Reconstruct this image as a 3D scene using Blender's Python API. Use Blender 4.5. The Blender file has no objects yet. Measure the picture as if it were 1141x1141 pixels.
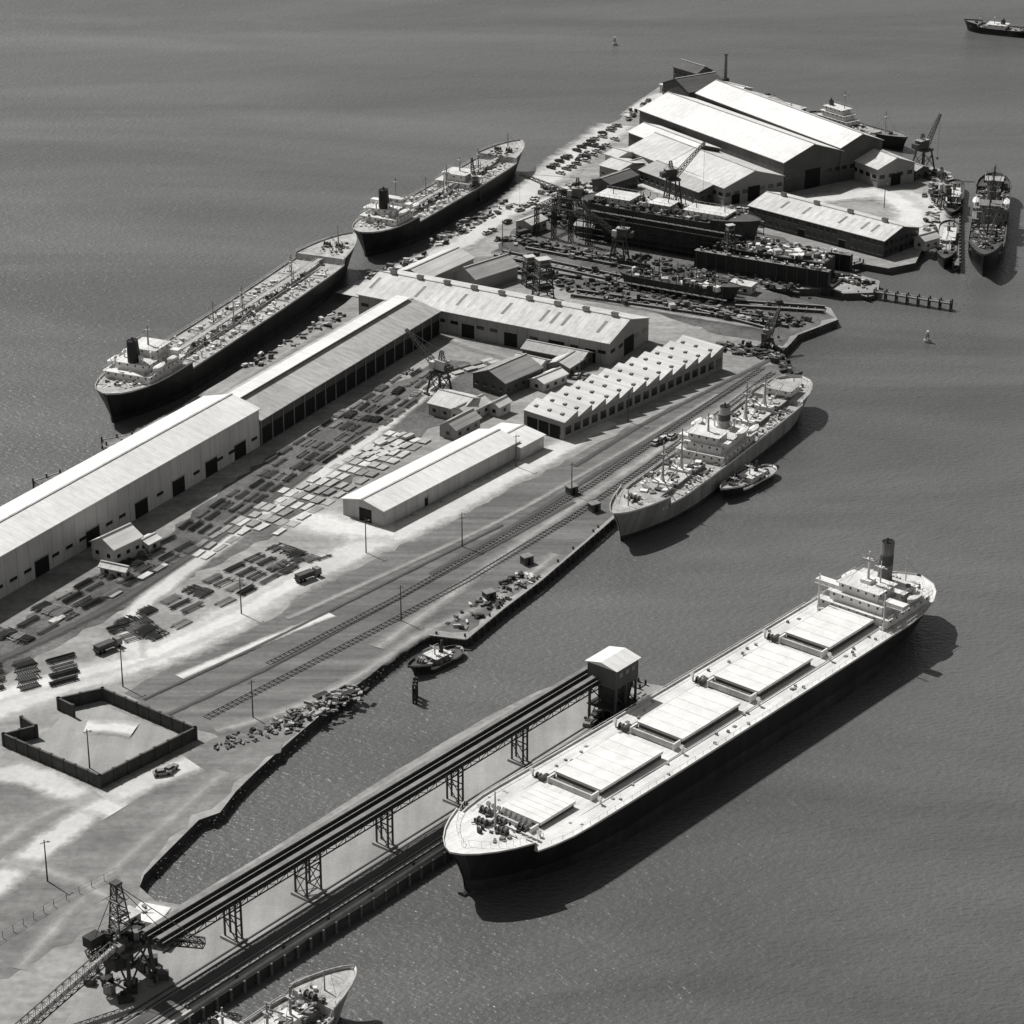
import bpy, math, random
from mathutils import Vector, Matrix
random.seed(7)
R=random.random
def U(a,b): return a+(b-a)*R()
# ---------------------------------------------------------------- survey (photogrammetry of ground plan)
F=2852.0; TH=math.radians(24); HC=305.0; ZG=2.5
sT,cT=math.sin(TH),math.cos(TH)
def G(px,py,z=ZG):
    u=(px-570.5)/F; v=(py-570.5)/F
    t=(HC-z)/(sT+v*cT)
    return Vector((u*t,(cT-v*sT)*t,z))
scene=bpy.context.scene
# ---------------------------------------------------------------- materials
def M(name,c,r=.85,amt=.25,scale=.25,lines=None,streak=None,fine=2.5,spec=.3,tint=(1.0,.99,.97)):
    m=bpy.data.materials.new(name); m.use_nodes=True
    nt=m.node_tree; N=nt.nodes; Lk=nt.links
    b=N['Principled BSDF']; b.inputs['Roughness'].default_value=r
    b.inputs['Specular IOR Level'].default_value=spec
    tc=N.new('ShaderNodeTexCoord')
    def noise(sc,det,vec=None,rough=.6):
        n=N.new('ShaderNodeTexNoise'); n.inputs['Scale'].default_value=sc; n.inputs['Detail'].default_value=det
        n.inputs['Roughness'].default_value=rough
        Lk.new(vec or tc.outputs['Object'],n.inputs['Vector']); return n.outputs['Fac']
    def rng(s,a,b_,lo=.3,hi=.7):
        n=N.new('ShaderNodeMapRange'); n.inputs['From Min'].default_value=lo; n.inputs['From Max'].default_value=hi
        n.inputs['To Min'].default_value=a; n.inputs['To Max'].default_value=b_; Lk.new(s,n.inputs['Value']); return n.outputs[0]
    def mul(a,b_,op='MULTIPLY'):
        n=N.new('ShaderNodeMath'); n.operation=op
        for i,s in enumerate((a,b_)):
            if isinstance(s,(int,float)): n.inputs[i].default_value=s
            else: Lk.new(s,n.inputs[i])
        return n.outputs[0]
    v=rng(noise(scale,5),1-amt,1+amt*.6)
    v=mul(v,rng(noise(fine,2),1-amt*.6,1+amt*.4))
    if streak:
        mp=N.new('ShaderNodeMapping'); mp.inputs['Scale'].default_value=streak[0]
        mp.inputs['Rotation'].default_value=(0,0,streak[2] if len(streak)>2 else 0)
        Lk.new(tc.outputs['Object'],mp.inputs['Vector'])
        v=mul(v,rng(noise(1.0,4,mp.outputs[0]),1-streak[1],1+streak[1]*.6))
    if lines:
        ax,per,w,dk=lines
        sp=N.new('ShaderNodeSeparateXYZ'); Lk.new(tc.outputs['Object'],sp.inputs[0])
        f=mul(sp.outputs[ax],1.0/per); fr=N.new('ShaderNodeMath'); fr.operation='FRACT'; Lk.new(f,fr.inputs[0])
        lt=mul(fr.outputs[0],w/per,'LESS_THAN')
        v=mul(v,mul(1.0,mul(lt,dk),'SUBTRACT'))
    v=mul(v,c)
    cb=N.new('ShaderNodeCombineColor')
    for i,k in enumerate(tint): Lk.new(mul(v,k),cb.inputs[i])
    Lk.new(cb.outputs[0],b.inputs['Base Color'])
    return m
white=M('white_paint',.70,.6,.14,.3)
dwhite=M('deck_white',.64,.7,.22,.12,streak=((.05,.8,1),.16))
offw=M('weathered_white',.5,.7,.25,.3)
deckg=M('tanker_deck_grey',.4,.7,.4,.25,fine=1.5)
lgrey=M('light_grey_paint',.36,.7,.25,.3)
mgrey=M('mid_grey_paint',.2,.7,.3,.3)
dgrey=M('dark_grey_paint',.075,.7,.35,.3)
blk=M('black_hull_paint',.022,.5,.4,.1,streak=((.3,.02,.02),.4))
hull2=M('red_oxide_boot',.05,.6,.4,.1,streak=((.3,.02,.05),.4))
hgrey=M('grey_hull_paint',.3,.6,.25,.12,streak=((.4,.02,.03),.35))
rust=M('rusty_steel',.055,.9,.5,.2)
glass=M('dark_glazing',.02,.25,.2,.5,spec=.5)
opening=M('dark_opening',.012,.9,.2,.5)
timber=M('timber',.16,.9,.4,.5)
ltimber=M('sawn_timber',.42,.9,.35,.4)
roofW=M('roof_white_sheet',.70,.7,.12,.06,lines=(0,3.2,.22,.16),streak=((.5,.03,1),.12))
roofL=M('roof_light_sheet',.56,.75,.15,.06,lines=(0,3.0,.25,.2),streak=((.5,.03,1),.18))
roofG=M('roof_grey_sheet',.27,.8,.2,.06,lines=(0,3.0,.25,.22),streak=((.5,.03,1),.22))
roofM=M('roof_mid_sheet',.40,.8,.2,.06,lines=(0,2.6,.25,.22),streak=((.5,.03,1),.22))
roofD=M('roof_dark_sheet',.10,.8,.3,.1,lines=(0,2.6,.25,.3))
wallL=M('wall_light_sheet',.5,.8,.15,.08,lines=(0,5.0,.3,.3),streak=((.5,.5,.05),.15))
wallM=M('wall_mid_sheet',.28,.8,.2,.08,lines=(0,4.0,.3,.3))
wallD=M('wall_dark_sheet',.09,.8,.3,.1,lines=(0,4.0,.3,.3))
brickD=M('dark_brick',.06,.9,.35,.4)
conc=M('concrete',.30,.9,.22,.06,streak=((.3,.02,1),.15))
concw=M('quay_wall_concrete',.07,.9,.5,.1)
steelL=M('steel_plate_light',.55,.6,.35,.15)
steelM=M('steel_plate_mid',.27,.7,.4,.15)
fieldm=M('ground_field',.155,.95,.22,.028,streak=((.008,.30,1),.36,math.radians(-57)),fine=.7)
landm=M('ground_yard',.29,.95,.34,.02,fine=.5,streak=((.015,.2,1),.25,math.radians(-60)))
roughm=M('ground_rough_grass',.21,.95,.3,.035,fine=.6,streak=((.01,.2,1),.3,math.radians(-50)))
darkm=M('ground_shipyard',.12,.95,.5,.07,fine=.9)
carcols=[M('car_paint_white',.6,.35),M('car_paint_grey',.25,.35),M('car_paint_dark',.05,.3),M('car_paint_cream',.45,.35)]
def trackmat(name,c,soft=.25,brk=1.0):
    m=M(name,c,.95,.16,.06,fine=.7); nt=m.node_tree; N=nt.nodes; Lk=nt.links
    b=N['Principled BSDF']; out=N['Material Output']
    uv=N.new('ShaderNodeUVMap'); sp=N.new('ShaderNodeSeparateXYZ'); Lk.new(uv.outputs[0],sp.inputs[0])
    def ma(op,a,b_):
        n=N.new('ShaderNodeMath'); n.operation=op
        for i,s in enumerate((a,b_)):
            if isinstance(s,(int,float)): n.inputs[i].default_value=s
            else: Lk.new(s,n.inputs[i])
        return n.outputs[0]
    tc=N.new('ShaderNodeTexCoord'); nz=N.new('ShaderNodeTexNoise'); nz.inputs['Scale'].default_value=.2; nz.inputs['Detail'].default_value=6; nz.inputs['Roughness'].default_value=.7
    Lk.new(tc.outputs['Object'],nz.inputs['Vector'])
    e=ma('MULTIPLY',ma('SUBTRACT',.5,ma('ABSOLUTE',ma('SUBTRACT',sp.outputs[1],.5),0)),2.0)
    e=ma('ADD',e,ma('MULTIPLY',ma('SUBTRACT',nz.outputs[0],.5),brk))
    mr=N.new('ShaderNodeMapRange'); mr.inputs['From Min'].default_value=.12; mr.inputs['From Max'].default_value=.12+soft*2; Lk.new(e,mr.inputs['Value'])
    tr=N.new('ShaderNodeBsdfTransparent'); mx=N.new('ShaderNodeMixShader')
    Lk.new(mr.outputs[0],mx.inputs[0]); Lk.new(tr.outputs[0],mx.inputs[1]); Lk.new(b.outputs[0],mx.inputs[2]); Lk.new(mx.outputs[0],out.inputs[0])
    return m
road_l=trackmat('road_light_gravel',.52); road_m=trackmat('road_worn',.34,.5,1.4); road_d=trackmat('road_dark',.08,.35); road_h=trackmat('track_bright',.6,.3)
# ---------------------------------------------------------------- mesh group
class Grp:
    def __init__(s,name,origin=(0,0,0),heading=0.0):
        s.name=name; s.M=Matrix.Translation(Vector(origin))@Matrix.Rotation(heading,4,'Z'); s.parts={}
    def P(s,part,mat):
        k=(part,mat.name)
        if k not in s.parts: s.parts[k]=([],[],mat)
        return s.parts[k]
    def raw(s,part,mat,vs,fs):
        V,Fc,_=s.P(part,mat); n=len(V); V.extend(tuple(v) for v in vs); Fc.extend([tuple(i+n for i in f) for f in fs])
    def box(s,part,mat,c,d,rz=0,taper=1.0):
        x,y,z=c; a,b,h=d[0]/2,d[1]/2,d[2]/2; cs,sn=math.cos(rz),math.sin(rz); vs=[]
        for dz,t in((-h,1),(h,taper)):
            for dx,dy in((-a,-b),(a,-b),(a,b),(-a,b)):
                dx*=t;dy*=t
                vs.append((x+dx*cs-dy*sn,y+dx*sn+dy*cs,z+dz))
        s.raw(part,mat,vs,[(3,2,1,0),(4,5,6,7),(0,1,5,4),(1,2,6,5),(2,3,7,6),(3,0,4,7)])
    def cyl(s,part,mat,p,q,r,r2=None,n=8,caps=True):
        p=Vector(p);q=Vector(q); r2=r if r2 is None else r2; d=(q-p); 
        if d.length<1e-6: return
        d.normalize(); a=d.orthogonal().normalized(); b=d.cross(a); vs=[];fs=[]
        for c,rr in((p,r),(q,r2)):
            for i in range(n):
                t=2*math.pi*i/n; vs.append(c+a*math.cos(t)*rr+b*math.sin(t)*rr)
        for i in range(n):
            j=(i+1)%n; fs.append((i,j,n+j,n+i))
        if caps: fs.append(tuple(range(n-1,-1,-1))); fs.append(tuple(range(n,2*n)))
        s.raw(part,mat,vs,fs)
    def beam(s,part,mat,p,q,w): s.cyl(part,mat,p,q,w*.7,n=4)
    def lattice(s,part,mat,p,q,w1,w2,n,t=.18):
        p=Vector(p);q=Vector(q); d=(q-p).normalized(); up=Vector((0,0,1)) if abs(d.z)<.9 else Vector((1,0,0))
        a=d.cross(up).normalized(); b=a.cross(d)
        rings=[]
        for i in range(n+1):
            f=i/n; w=w1+(w2-w1)*f; c=p+(q-p)*f
            rings.append([c+a*sx*w/2+b*sy*w/2 for sx,sy in((-1,-1),(1,-1),(1,1),(-1,1))])
        for k in range(4): s.beam(part,mat,rings[0][k],rings[-1][k],t)
        for i in range(n):
            for k in range(4):
                k2=(k+1)%4
                s.beam(part,mat,rings[i][k],rings[i+1][k2],t*.6); s.beam(part,mat,rings[i+1][k],rings[i+1][k2],t*.6)
    def done(s):
        objs=[]
        for (pn,mn),(V,Fc,mat) in s.parts.items():
            me=bpy.data.meshes.new(pn); me.from_pydata(V,[],Fc); me.materials.append(mat); me.update()
            o=bpy.data.objects.new(pn,me); scene.collection.objects.link(o); objs.append(o)
        if len(objs)==1:
            objs[0].name=s.name; objs[0].matrix_world=s.M; return objs[0]
        e=bpy.data.objects.new(s.name,None); scene.collection.objects.link(e); e.matrix_world=s.M
        for o in objs: o.parent=e
        return e
def clutter(g,part,x0,x1,y0,y1,z,n,mats,smax=1.5,hmax=1.2,rot=True):
    for i in range(n):
        h=U(.3,hmax); m=random.choice(mats); x,y=U(x0,x1),U(y0,y1)
        k=R()
        if k<.6: g.box(part,m,(x,y,z+h/2),(U(.4,smax),U(.4,smax),h),U(0,3) if rot else 0)
        elif k<.8: g.cyl(part,m,(x,y,z),(x,y,z+h*1.3),U(.2,.5),n=6)
        else:
            a=U(0,3.1); l=U(.8,smax*1.6); g.beam(part,m,(x,y,z+.3),(x+l*math.cos(a),y+l*math.sin(a),z+U(.3,1)),.2)
# ---------------------------------------------------------------- terrain
land_px=[(-420,1300),(-420,800),(-200,700),(0,583),(60,545),(118,503),(150,482),(200,453),(300,393),(360,355),(385,338),(405,320),(440,298),(480,277),(520,252),(560,226),(585,207),(605,187),(650,152),(690,133),(700,122),(722,105),(738,94),(760,87),(790,91),(820,96),(850,104),(872,113),(895,128),(915,147),(950,161),(985,173),(1015,181),(1040,186),(1060,192),(1064,204),(1046,208),(1040,236),(1031,272),(1020,293),(990,299),(946,291),(937,300),(980,313),(978,326),(940,327),(926,322),(850,322),(885,333),(925,343),(934,356),(890,373),(872,392),(882,410),(858,436),(820,467),(760,514),(700,562),(668,590),(640,614),(600,648),(560,678),(520,712),(478,707),(460,713),(440,730),(415,750),(370,785),(330,820),(285,860),(262,882),(245,905),(222,913),(185,950),(160,975),(156,988),(172,1003),(200,1008),(300,948),(420,872),(540,800),(600,770),(640,756),(700,758),(740,765),(735,796),(505,945),(320,1062),(170,1160),(0,1270),(-200,1400)]
def jitter(pts,step=6,amp=.6):
    out=[]
    for i,p in enumerate(pts):
        q=pts[(i+1)%len(pts)]; d=(q-p).length; n=max(1,min(60,int(d/step)))
        for k in range(n):
            c=p.lerp(q,k/n); out.append(Vector((c.x+U(-amp,amp),c.y+U(-amp,amp),c.z)))
    return out
def sheet(name,pts,z,mat,skirt=None,skirtmat=None):
    me=bpy.data.meshes.new(name); n=len(pts); V=[(p.x,p.y,z) for p in pts]; Fc=[tuple(range(n))]
    if skirt is not None:
        V+=[(p.x,p.y,skirt) for p in pts]; Fc+=[((i+1)%n,i,n+i,n+(i+1)%n) for i in range(n)]
    me.from_pydata(V,[],Fc); me.materials.append(mat)
    if skirtmat:
        me.materials.append(skirtmat)
        for p in me.polygons[1:]: p.material_index=1
    import bmesh
    bm=bmesh.new(); bm.from_mesh(me); bmesh.ops.triangulate(bm,faces=[f for f in bm.faces if len(f.verts)>4]); bmesh.ops.recalc_face_normals(bm,faces=bm.faces); bm.to_mesh(me); bm.free()
    for p in me.polygons:
        if abs(p.normal.z)>.5 and p.normal.z<0: p.flip()
    o=bpy.data.objects.new(name,me); scene.collection.objects.link(o); return o
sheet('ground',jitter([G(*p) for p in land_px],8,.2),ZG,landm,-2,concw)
def zone(name,px,z,mat,amp=1.2): sheet(name,jitter([G(*p) for p in px],4,amp),z,mat)
zone('field_ground',[(135,775),(200,735),(300,690),(345,655),(440,612),(520,570),(620,520),(645,503),(700,476),(770,445),(830,415),(866,402),(878,410),(855,434),(818,466),(757,514),(697,562),(665,590),(638,612),(597,646),(557,676),(520,706),(478,702),(440,726),(370,780),(310,806),(250,828),(222,812)],ZG+.03,fieldm)
zone('rough_grass_ground',[(222,825),(300,815),(345,800),(300,845),(262,876),(240,898),(218,908),(180,945),(156,970),(150,990),(150,1010),(60,1060),(-200,1180),(-300,1180),(-300,960),(-30,900),(0,850),(110,890)],ZG+.035,roughm,1.5)
zone('shipyard_ground',[(560,268),(600,235),(650,205),(700,215),(800,240),(900,275),(935,300),(924,320),(850,321),(884,332),(922,343),(928,355),(888,371),(870,385),(800,372),(730,350),(620,318),(540,292)],ZG+.03,darkm,1.5)
zone('shipyard_ground',[(-100,760),(0,705),(150,620),(290,515),(490,400),(590,410),(560,440),(480,480),(430,510),(380,545),(300,600),(200,650),(120,690),(20,745),(-100,800)],ZG+.032,darkm,1.5)
zone('wharf_paving',[(165,1004),(200,1012),(300,953),(420,877),(540,805),(600,775),(640,760),(700,762),(735,768),(730,794),(503,942),(318,1058),(165,1158),(60,1158)],ZG+.03,conc,.1)
def road(name,px,w,mat,z=.06):
    pts=[G(*p) for p in px]
    d=[]
    for a,b in zip(pts,pts[1:]):
        n=max(1,int((b-a).length/8)); d+=[a.lerp(b,k/n) for k in range(n)]
    d.append(pts[-1])
    for _ in range(3): d=[d[0]]+[(d[i-1]+d[i]*2+d[i+1])/4 for i in range(1,len(d)-1)]+[d[-1]]
    V=[];Fc=[]
    for i,p in enumerate(d):
        t=(d[min(i+1,len(d)-1)]-d[max(i-1,0)]).normalized(); nrm=Vector((-t.y,t.x,0)); ww=w[i*len(w)//len(d)] if isinstance(w,list) else w
        V+=[tuple(p+nrm*ww/2+Vector((0,0,z))),tuple(p-nrm*ww/2+Vector((0,0,z)))]
    for i in range(len(d)-1): Fc.append((2*i+1,2*i+3,2*i+2,2*i))
    me=bpy.data.meshes.new(name); me.from_pydata(V,[],Fc); uv=me.uv_layers.new(name='UVMap')
    for lp in me.loops: uv.data[lp.index].uv=(lp.vertex_index//2*.1,0 if lp.vertex_index%2==0 else 1)
    me.materials.append(mat); o=bpy.data.objects.new(name,me); scene.collection.objects.link(o)
zr=[.06]
def rd(px,w,mat=None,name='road'):
    zr[0]+=.012; road(name,px,w,mat or road_l,zr[0])
rd([(-80,815),(0,785),(60,762),(150,740),(230,705),(330,645),(400,610),(440,596),(520,555),(600,512),(645,488),(680,470)],[22,22,22,20,18,16,14,12])
rd([(-80,800),(40,762),(150,738),(260,690),(340,642)],11,road_h)
rd([(150,735),(130,695),(200,640),(280,580),(370,520),(450,455),(510,410)],9,road_l)
rd([(330,575),(360,590),(400,600),(440,590)],24,road_h)
rd([(-60,1030),(20,965),(80,920),(130,880),(215,850)],12,road_l,'dirt_track')
rd([(-60,870),(30,850),(90,895),(130,905)],14,road_l,'dirt_track')
rd([(20,1080),(90,1000),(170,930),(250,860)],7,road_m,'dirt_track')
rd([(-60,1000),(40,900),(110,885)],9,road_m,'dirt_track')
rd([(0,960),(60,960),(120,1000)],9,road_m,'dirt_track')
rd([(200,755),(300,712),(370,685)],4.5,road_h,'dirt_track')
rd([(320,690),(430,640),(560,580),(700,500),(800,440)],3,road_m,'dirt_track')
rd([(420,722),(500,665),(580,605),(660,550),(760,485),(840,430)],7,road_m,'dirt_track')
rd([(240,815),(330,795),(420,742),(480,696),(540,680),(620,618)],6,road_m,'dirt_track')
rd([(640,520),(720,470),(800,430),(860,400)],3,road_d,'dirt_track')
rd([(480,640),(600,570),(700,505),(830,425)],3,road_d,'dirt_track')
rd([(180,800),(300,745),(400,690),(520,625),(640,560)],2.4,road_d,'dirt_track')
rd([(160,780),(300,715),(450,640),(560,585)],1.8,road_d,'dirt_track')
rd([(-20,745),(120,680),(260,590),(380,500),(470,440)],5,road_d,'dirt_track')
rd([(390,330),(450,300),(520,270),(560,240),(600,205),(650,168),(690,140)],[16,16,20,24,24],road_l)
rd([(560,240),(640,215),(690,205)],12,road_l)
rd([(440,310),(500,290),(560,280),(640,300)],9,road_m)
rd([(690,195),(740,215),(800,240),(840,225),(900,225),(1000,212),(1035,225),(1030,262)],[9,9,9,16,22,24,26],road_l)
rd([(985,215),(1020,235),(1010,265)],22,road_h)
rd([(700,130),(730,105),(800,100),(880,125),(930,155),(1010,190)],10,road_l)
rd([(120,500),(200,465),(300,405),(370,360)],9,road_m)
rd([(480,370),(560,400),(700,425),(790,390)],7,road_m)
rd([(640,330),(760,352),(860,368)],5,road_m); rd([(600,300),(720,322),(880,345)],4,road_m)
def railtrack(px,gauge=1.5):
    g=Grp('railway_track',(0,0,0)); pts=[G(*p) for p in px]
    for a,b in zip(pts,pts[1:]):
        d=(b-a).normalized(); n=Vector((-d.y,d.x,0))*gauge/2
        for s in(-1,1):
            p=a+n*s;q=b+n*s; g.beam('rails',dgrey,(p.x,p.y,ZG+.33),(q.x,q.y,ZG+.33),.16)
        k=int((b-a).length/1.6)
        for i in range(k):
            c=a.lerp(b,i/k); g.box('sleepers',timber,(c.x,c.y,ZG+.24),(.3,2.6,.12),math.atan2(d.y,d.x))
    g.done()
railtrack([(230,800),(400,712),(520,648),(640,575),(720,520),(800,462),(862,415)])
railtrack([(300,740),(440,668),(560,600),(660,540),(760,470),(850,410)])
# ---------------------------------------------------------------- water
def make_water():
    me=bpy.data.meshes.new('water'); S=9000
    me.from_pydata([(-S,-2000,0),(S,-2000,0),(S,16000,0),(-S,16000,0)],[],[(0,1,2,3)])
    o=bpy.data.objects.new('water',me); scene.collection.objects.link(o)
    m=bpy.data.materials.new('harbour_water'); m.use_nodes=True; me.materials.append(m)
    N=m.node_tree.nodes; Lk=m.node_tree.links; b=N['Principled BSDF']
    b.inputs['IOR'].default_value=1.33
    tc=N.new('ShaderNodeTexCoord')
    def mp(sc,rot=0):
        n=N.new('ShaderNodeMapping'); n.inputs['Scale'].default_value=sc; n.inputs['Rotation'].default_value=(0,0,rot); Lk.new(tc.outputs['Object'],n.inputs['Vector']); return n.outputs[0]
    def noise(v,sc,d=3,r=.6,dist=0):
        n=N.new('ShaderNodeTexNoise'); n.inputs['Scale'].default_value=sc; n.inputs['Detail'].default_value=d; n.inputs['Roughness'].default_value=r; n.inputs['Distortion'].default_value=dist; Lk.new(v,n.inputs['Vector']); return n.outputs['Fac']
    a=noise(mp((1,1.8,1),.5),.5,2,.6); c=noise(mp((1,1.3,1),-.4),.09,2)
    ad=N.new('ShaderNodeMath'); ad.operation='MULTIPLY_ADD'; Lk.new(c,ad.inputs[0]); ad.inputs[1].default_value=.7; Lk.new(a,ad.inputs[2])
    bp=N.new('ShaderNodeBump'); bp.inputs['Distance'].default_value=.48; bp.inputs['Strength'].default_value=1; Lk.new(ad.outputs[0],bp.inputs['Height'])
    Lk.new(bp.outputs[0],b.inputs['Normal'])
    big=noise(mp((.5,1.9,1),.35),.006,6,.62,1.2)
    mr=N.new('ShaderNodeMapRange'); mr.inputs['From Min'].default_value=.35; mr.inputs['From Max'].default_value=.7; mr.inputs['To Min'].default_value=.078; mr.inputs['To Max'].default_value=.128; Lk.new(big,mr.inputs['Value'])
    cb=N.new('ShaderNodeCombineColor')
    for i in range(3): Lk.new(mr.outputs[0],cb.inputs[i])
    Lk.new(cb.outputs[0],b.inputs['Base Color'])
    mr2=N.new('ShaderNodeMapRange'); mr2.inputs['From Min'].default_value=.35; mr2.inputs['From Max'].default_value=.65; mr2.inputs['To Min'].default_value=.32; mr2.inputs['To Max'].default_value=.42; Lk.new(big,mr2.inputs['Value']); Lk.new(mr2.outputs[0],b.inputs['Roughness'])
make_water()
# ---------------------------------------------------------------- buildings
def bld(name,P,Q,C,h,rise,roof=roofL,wall=wallM,ridge='x',win=None,doors=(),enddoors=(),z=ZG,vents=0,sky=0,monitor=False,teeth=0,openfront=False):
    p=G(*P,z);q=G(*Q,z);c=G(*C,z); d=q-p; L=d.length; hd=math.atan2(d.y,d.x)
    g=Grp(name,(p.x,p.y,z-.05),hd); yd=Vector((-math.sin(hd),math.cos(hd),0)); D=(c-q).dot(yd); o=.5
    if ridge=='saw':
        g.box('walls',wall,(L/2,D/2,h/2),(L,D,h)); n=teeth; w=L/n
        for i in range(n):
            x0=i*w+.05; x1=i*w+w-.3
            vs=[(x1,-.3,h+.05),(x0,-.3,h+.05),(x1,-.3,h+rise),(x1,D+.3,h+.05),(x0,D+.3,h+.05),(x1,D+.3,h+rise)]
            g.raw('roof',roof,vs,[(2,1,4,5),(0,2,1),(3,4,5),(0,3,5,2)])
            g.raw('skylights',glass,[(x1+.03,-.2,h+.3),(x1+.03,D+.2,h+.3),(x1+.03,D+.2,h+rise-.3),(x1+.03,-.2,h+rise-.3)],[(0,1,2,3)])
            g.raw('gable_infill',lgrey,[(x1,-.34,h+.1),(x0+.2,-.34,h+.1),(x1,-.34,h+rise)],[(0,2,1)])
            for q_ in range(3): g.box('roof_lights',mgrey,(x0+w*.45,D*(q_+.5)/3+U(-.5,.5),h+rise*.5+.1),(1.2,1.0,.5))
    elif ridge=='x':
        g.raw('walls',wall,[(0,0,0),(L,0,0),(L,D,0),(0,D,0),(0,0,h),(L,0,h),(L,D,h),(0,D,h),(0,D/2,h+rise),(L,D/2,h+rise)],[(0,1,5,4),(2,3,7,6),(1,2,6,9,5),(3,0,4,8,7)])
        k=rise/(D/2); ze=h-k*o
        for s in (0,1):
            y0=-o if s==0 else D+o
            vs=[(-o,y0,ze+.05),(L+o,y0,ze+.05),(L+o,D/2,h+rise+.05),(-o,D/2,h+rise+.05),(-o,y0,ze+.3),(L+o,y0,ze+.3),(L+o,D/2,h+rise+.3),(-o,D/2,h+rise+.3)]
            g.raw('roof',roof,vs,[(0,1,2,3),(7,6,5,4),(0,4,5,1),(1,5,6,2),(3,7,4,0)] )
        g.box('ridge_cap',lgrey,(L/2,D/2,h+rise+.36),(L+1,.7,.16))
        for i in range(vents):
            x=L*(i+.5)/vents; g.box('roof_vents',lgrey,(x,D/2,h+rise+.9),(2.2,1.3,1.1)); g.box('roof_vents',dgrey,(x,D/2,h+rise+1.5),(2.5,1.7,.12))
        for i in range(sky):
            x=L*(i+.5)/sky+U(-1,1); ya,yb=D*.14,D*.38
            g.raw('skylights',mgrey if R()<.35 else offw,[(x-.6,ya,h+k*ya+.34),(x+.6,ya,h+k*ya+.34),(x+.6,yb,h+k*yb+.34),(x-.6,yb,h+k*yb+.34)],[(0,1,2,3)])
        if monitor:
            g.box('roof_monitor',wallD,(L/2,D*.6,h+rise+.2),(L*.96,D*.2,1.6)); g.box('roof_monitor_cap',roofW,(L/2,D*.6,h+rise+1.15),(L*.97,D*.24,.3))
    elif ridge=='y':
        g.raw('walls',wall,[(0,0,0),(L,0,0),(L,D,0),(0,D,0),(0,0,h),(L,0,h),(L,D,h),(0,D,h),(L/2,0,h+rise),(L/2,D,h+rise)],[(0,1,5,8,4),(2,3,7,9,6),(1,2,6,5),(3,0,4,7)])
        k=rise/(L/2); ze=h-k*o
        for x0 in(-o,L+o):
            vs=[(x0,-o,ze+.05),(x0,D+o,ze+.05),(L/2,D+o,h+rise+.05),(L/2,-o,h+rise+.05),(x0,-o,ze+.3),(x0,D+o,ze+.3),(L/2,D+o,h+rise+.3),(L/2,-o,h+rise+.3)]
            g.raw('roof',roof,vs,[(0,1,2,3),(7,6,5,4),(0,4,5,1),(1,5,6,2),(3,7,4,0)])
        g.box('ridge_cap',lgrey,(L/2,D/2,h+rise+.36),(.7,D+1,.16))
    else:
        g.box('walls',wall,(L/2,D/2,h/2),(L,D,h)); g.box('roof',roof,(L/2,D/2,h+.2),(L+.8,D+.8,.4))
        clutter(g,'roof_plant',1,L-1,1,max(1.5,D-1),h+.4,3,[lgrey,mgrey],1.6,1)
    if win:
        sp,ww,wh,wz=win[:4]; rows=win[4] if len(win)>4 else 1
        for r_ in range(rows):
            zz=wz+r_*3.4
            n=int(L/sp)
            for i in range(n):
                x=(i+.5)*L/n
                if any(abs(x-L*dx)<dw/2+ww/2 for dx,dw,dh in doors): continue
                g.box('windows',glass,(x,-.02,zz),(ww,.12,wh)); g.box('window_sills',lgrey,(x,-.08,zz-wh/2-.08),(ww+.2,.24,.12))
            n=max(1,int(D/sp))
            for i in range(n):
                y=(i+.5)*D/n
                for X in(-.02,L+.02): g.box('windows',glass,(X,y,zz),(.12,ww,wh))
    for dx,dw,dh in doors:
        g.box('doors',opening,(L*dx,-.03,dh/2),(dw,.14,dh)); g.box('door_heads',lgrey,(L*dx,-.1,dh+.15),(dw+.6,.3,.25))
    for dy,dw,dh in enddoors:
        g.box('doors',opening,(L+.03,D*dy,dh/2),(.14,dw,dh)); g.box('doors',opening,(-.03,D*dy,dh/2),(.14,dw,dh))
    if openfront:
        n=int(L/6)
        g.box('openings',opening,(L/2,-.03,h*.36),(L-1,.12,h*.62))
        for i in range(n+1): g.box('columns',mgrey,(min(L-.3,i*L/n+.2),-.15,h/2),(.45,.3,h))
    g.done(); return g
# long wharf sheds
bld('wharf_shed',(-75,712),(290,497),(232,482),12.3,2.6,roofW,wallL,'x',doors=[(.3,6,5),(.45,6,5),(.6,6,5),(.72,6,5),(.83,6,5),(.93,6,5)],win=(6,3,.9,3.6),vents=0,sky=0,enddoors=[(.5,6,7)])
bld('wharf_shed',(291,497),(490,373),(432,360),8.5,2.6,roofM,wallD,'x',openfront=True,monitor=True)
bld('workshop_shed',(400,352),(678,408),(722,379),8,4.0,roofL,wallM,'x',win=(5,3,1.2,4.6),doors=[(.45,5,5),(.62,5,5),(.8,6,5.5),(.93,4,5)],enddoors=[(.5,7,6)],vents=9,sky=22)
bld('store_shed',(506,318),(530,326),(562,306),5,3,roofM,wallM,'y')
bld('store_shed',(440,318),(475,326),(520,300),5,2.5,roofL,wallM,'y')
bld('sawtooth_workshop',(628,491),(805,411),(583,477),6.0,2.2,roofL,wallM,'saw',teeth=12,win=(4.2,2.8,2.6,2.9),enddoors=[(.22,4,4.4),(.5,4,4.4),(.78,4,4.4)])
bld('white_store_shed',(428,588),(578,509),(380,575),5.2,1.7,roofW,wallL,'x',enddoors=[(.45,4.5,4.2)],doors=[(.3,1.5,2.5)])
bld('white_store_shed',(580,513),(606,499),(552,490),4.2,1.2,roofW,offw,'x')
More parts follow.
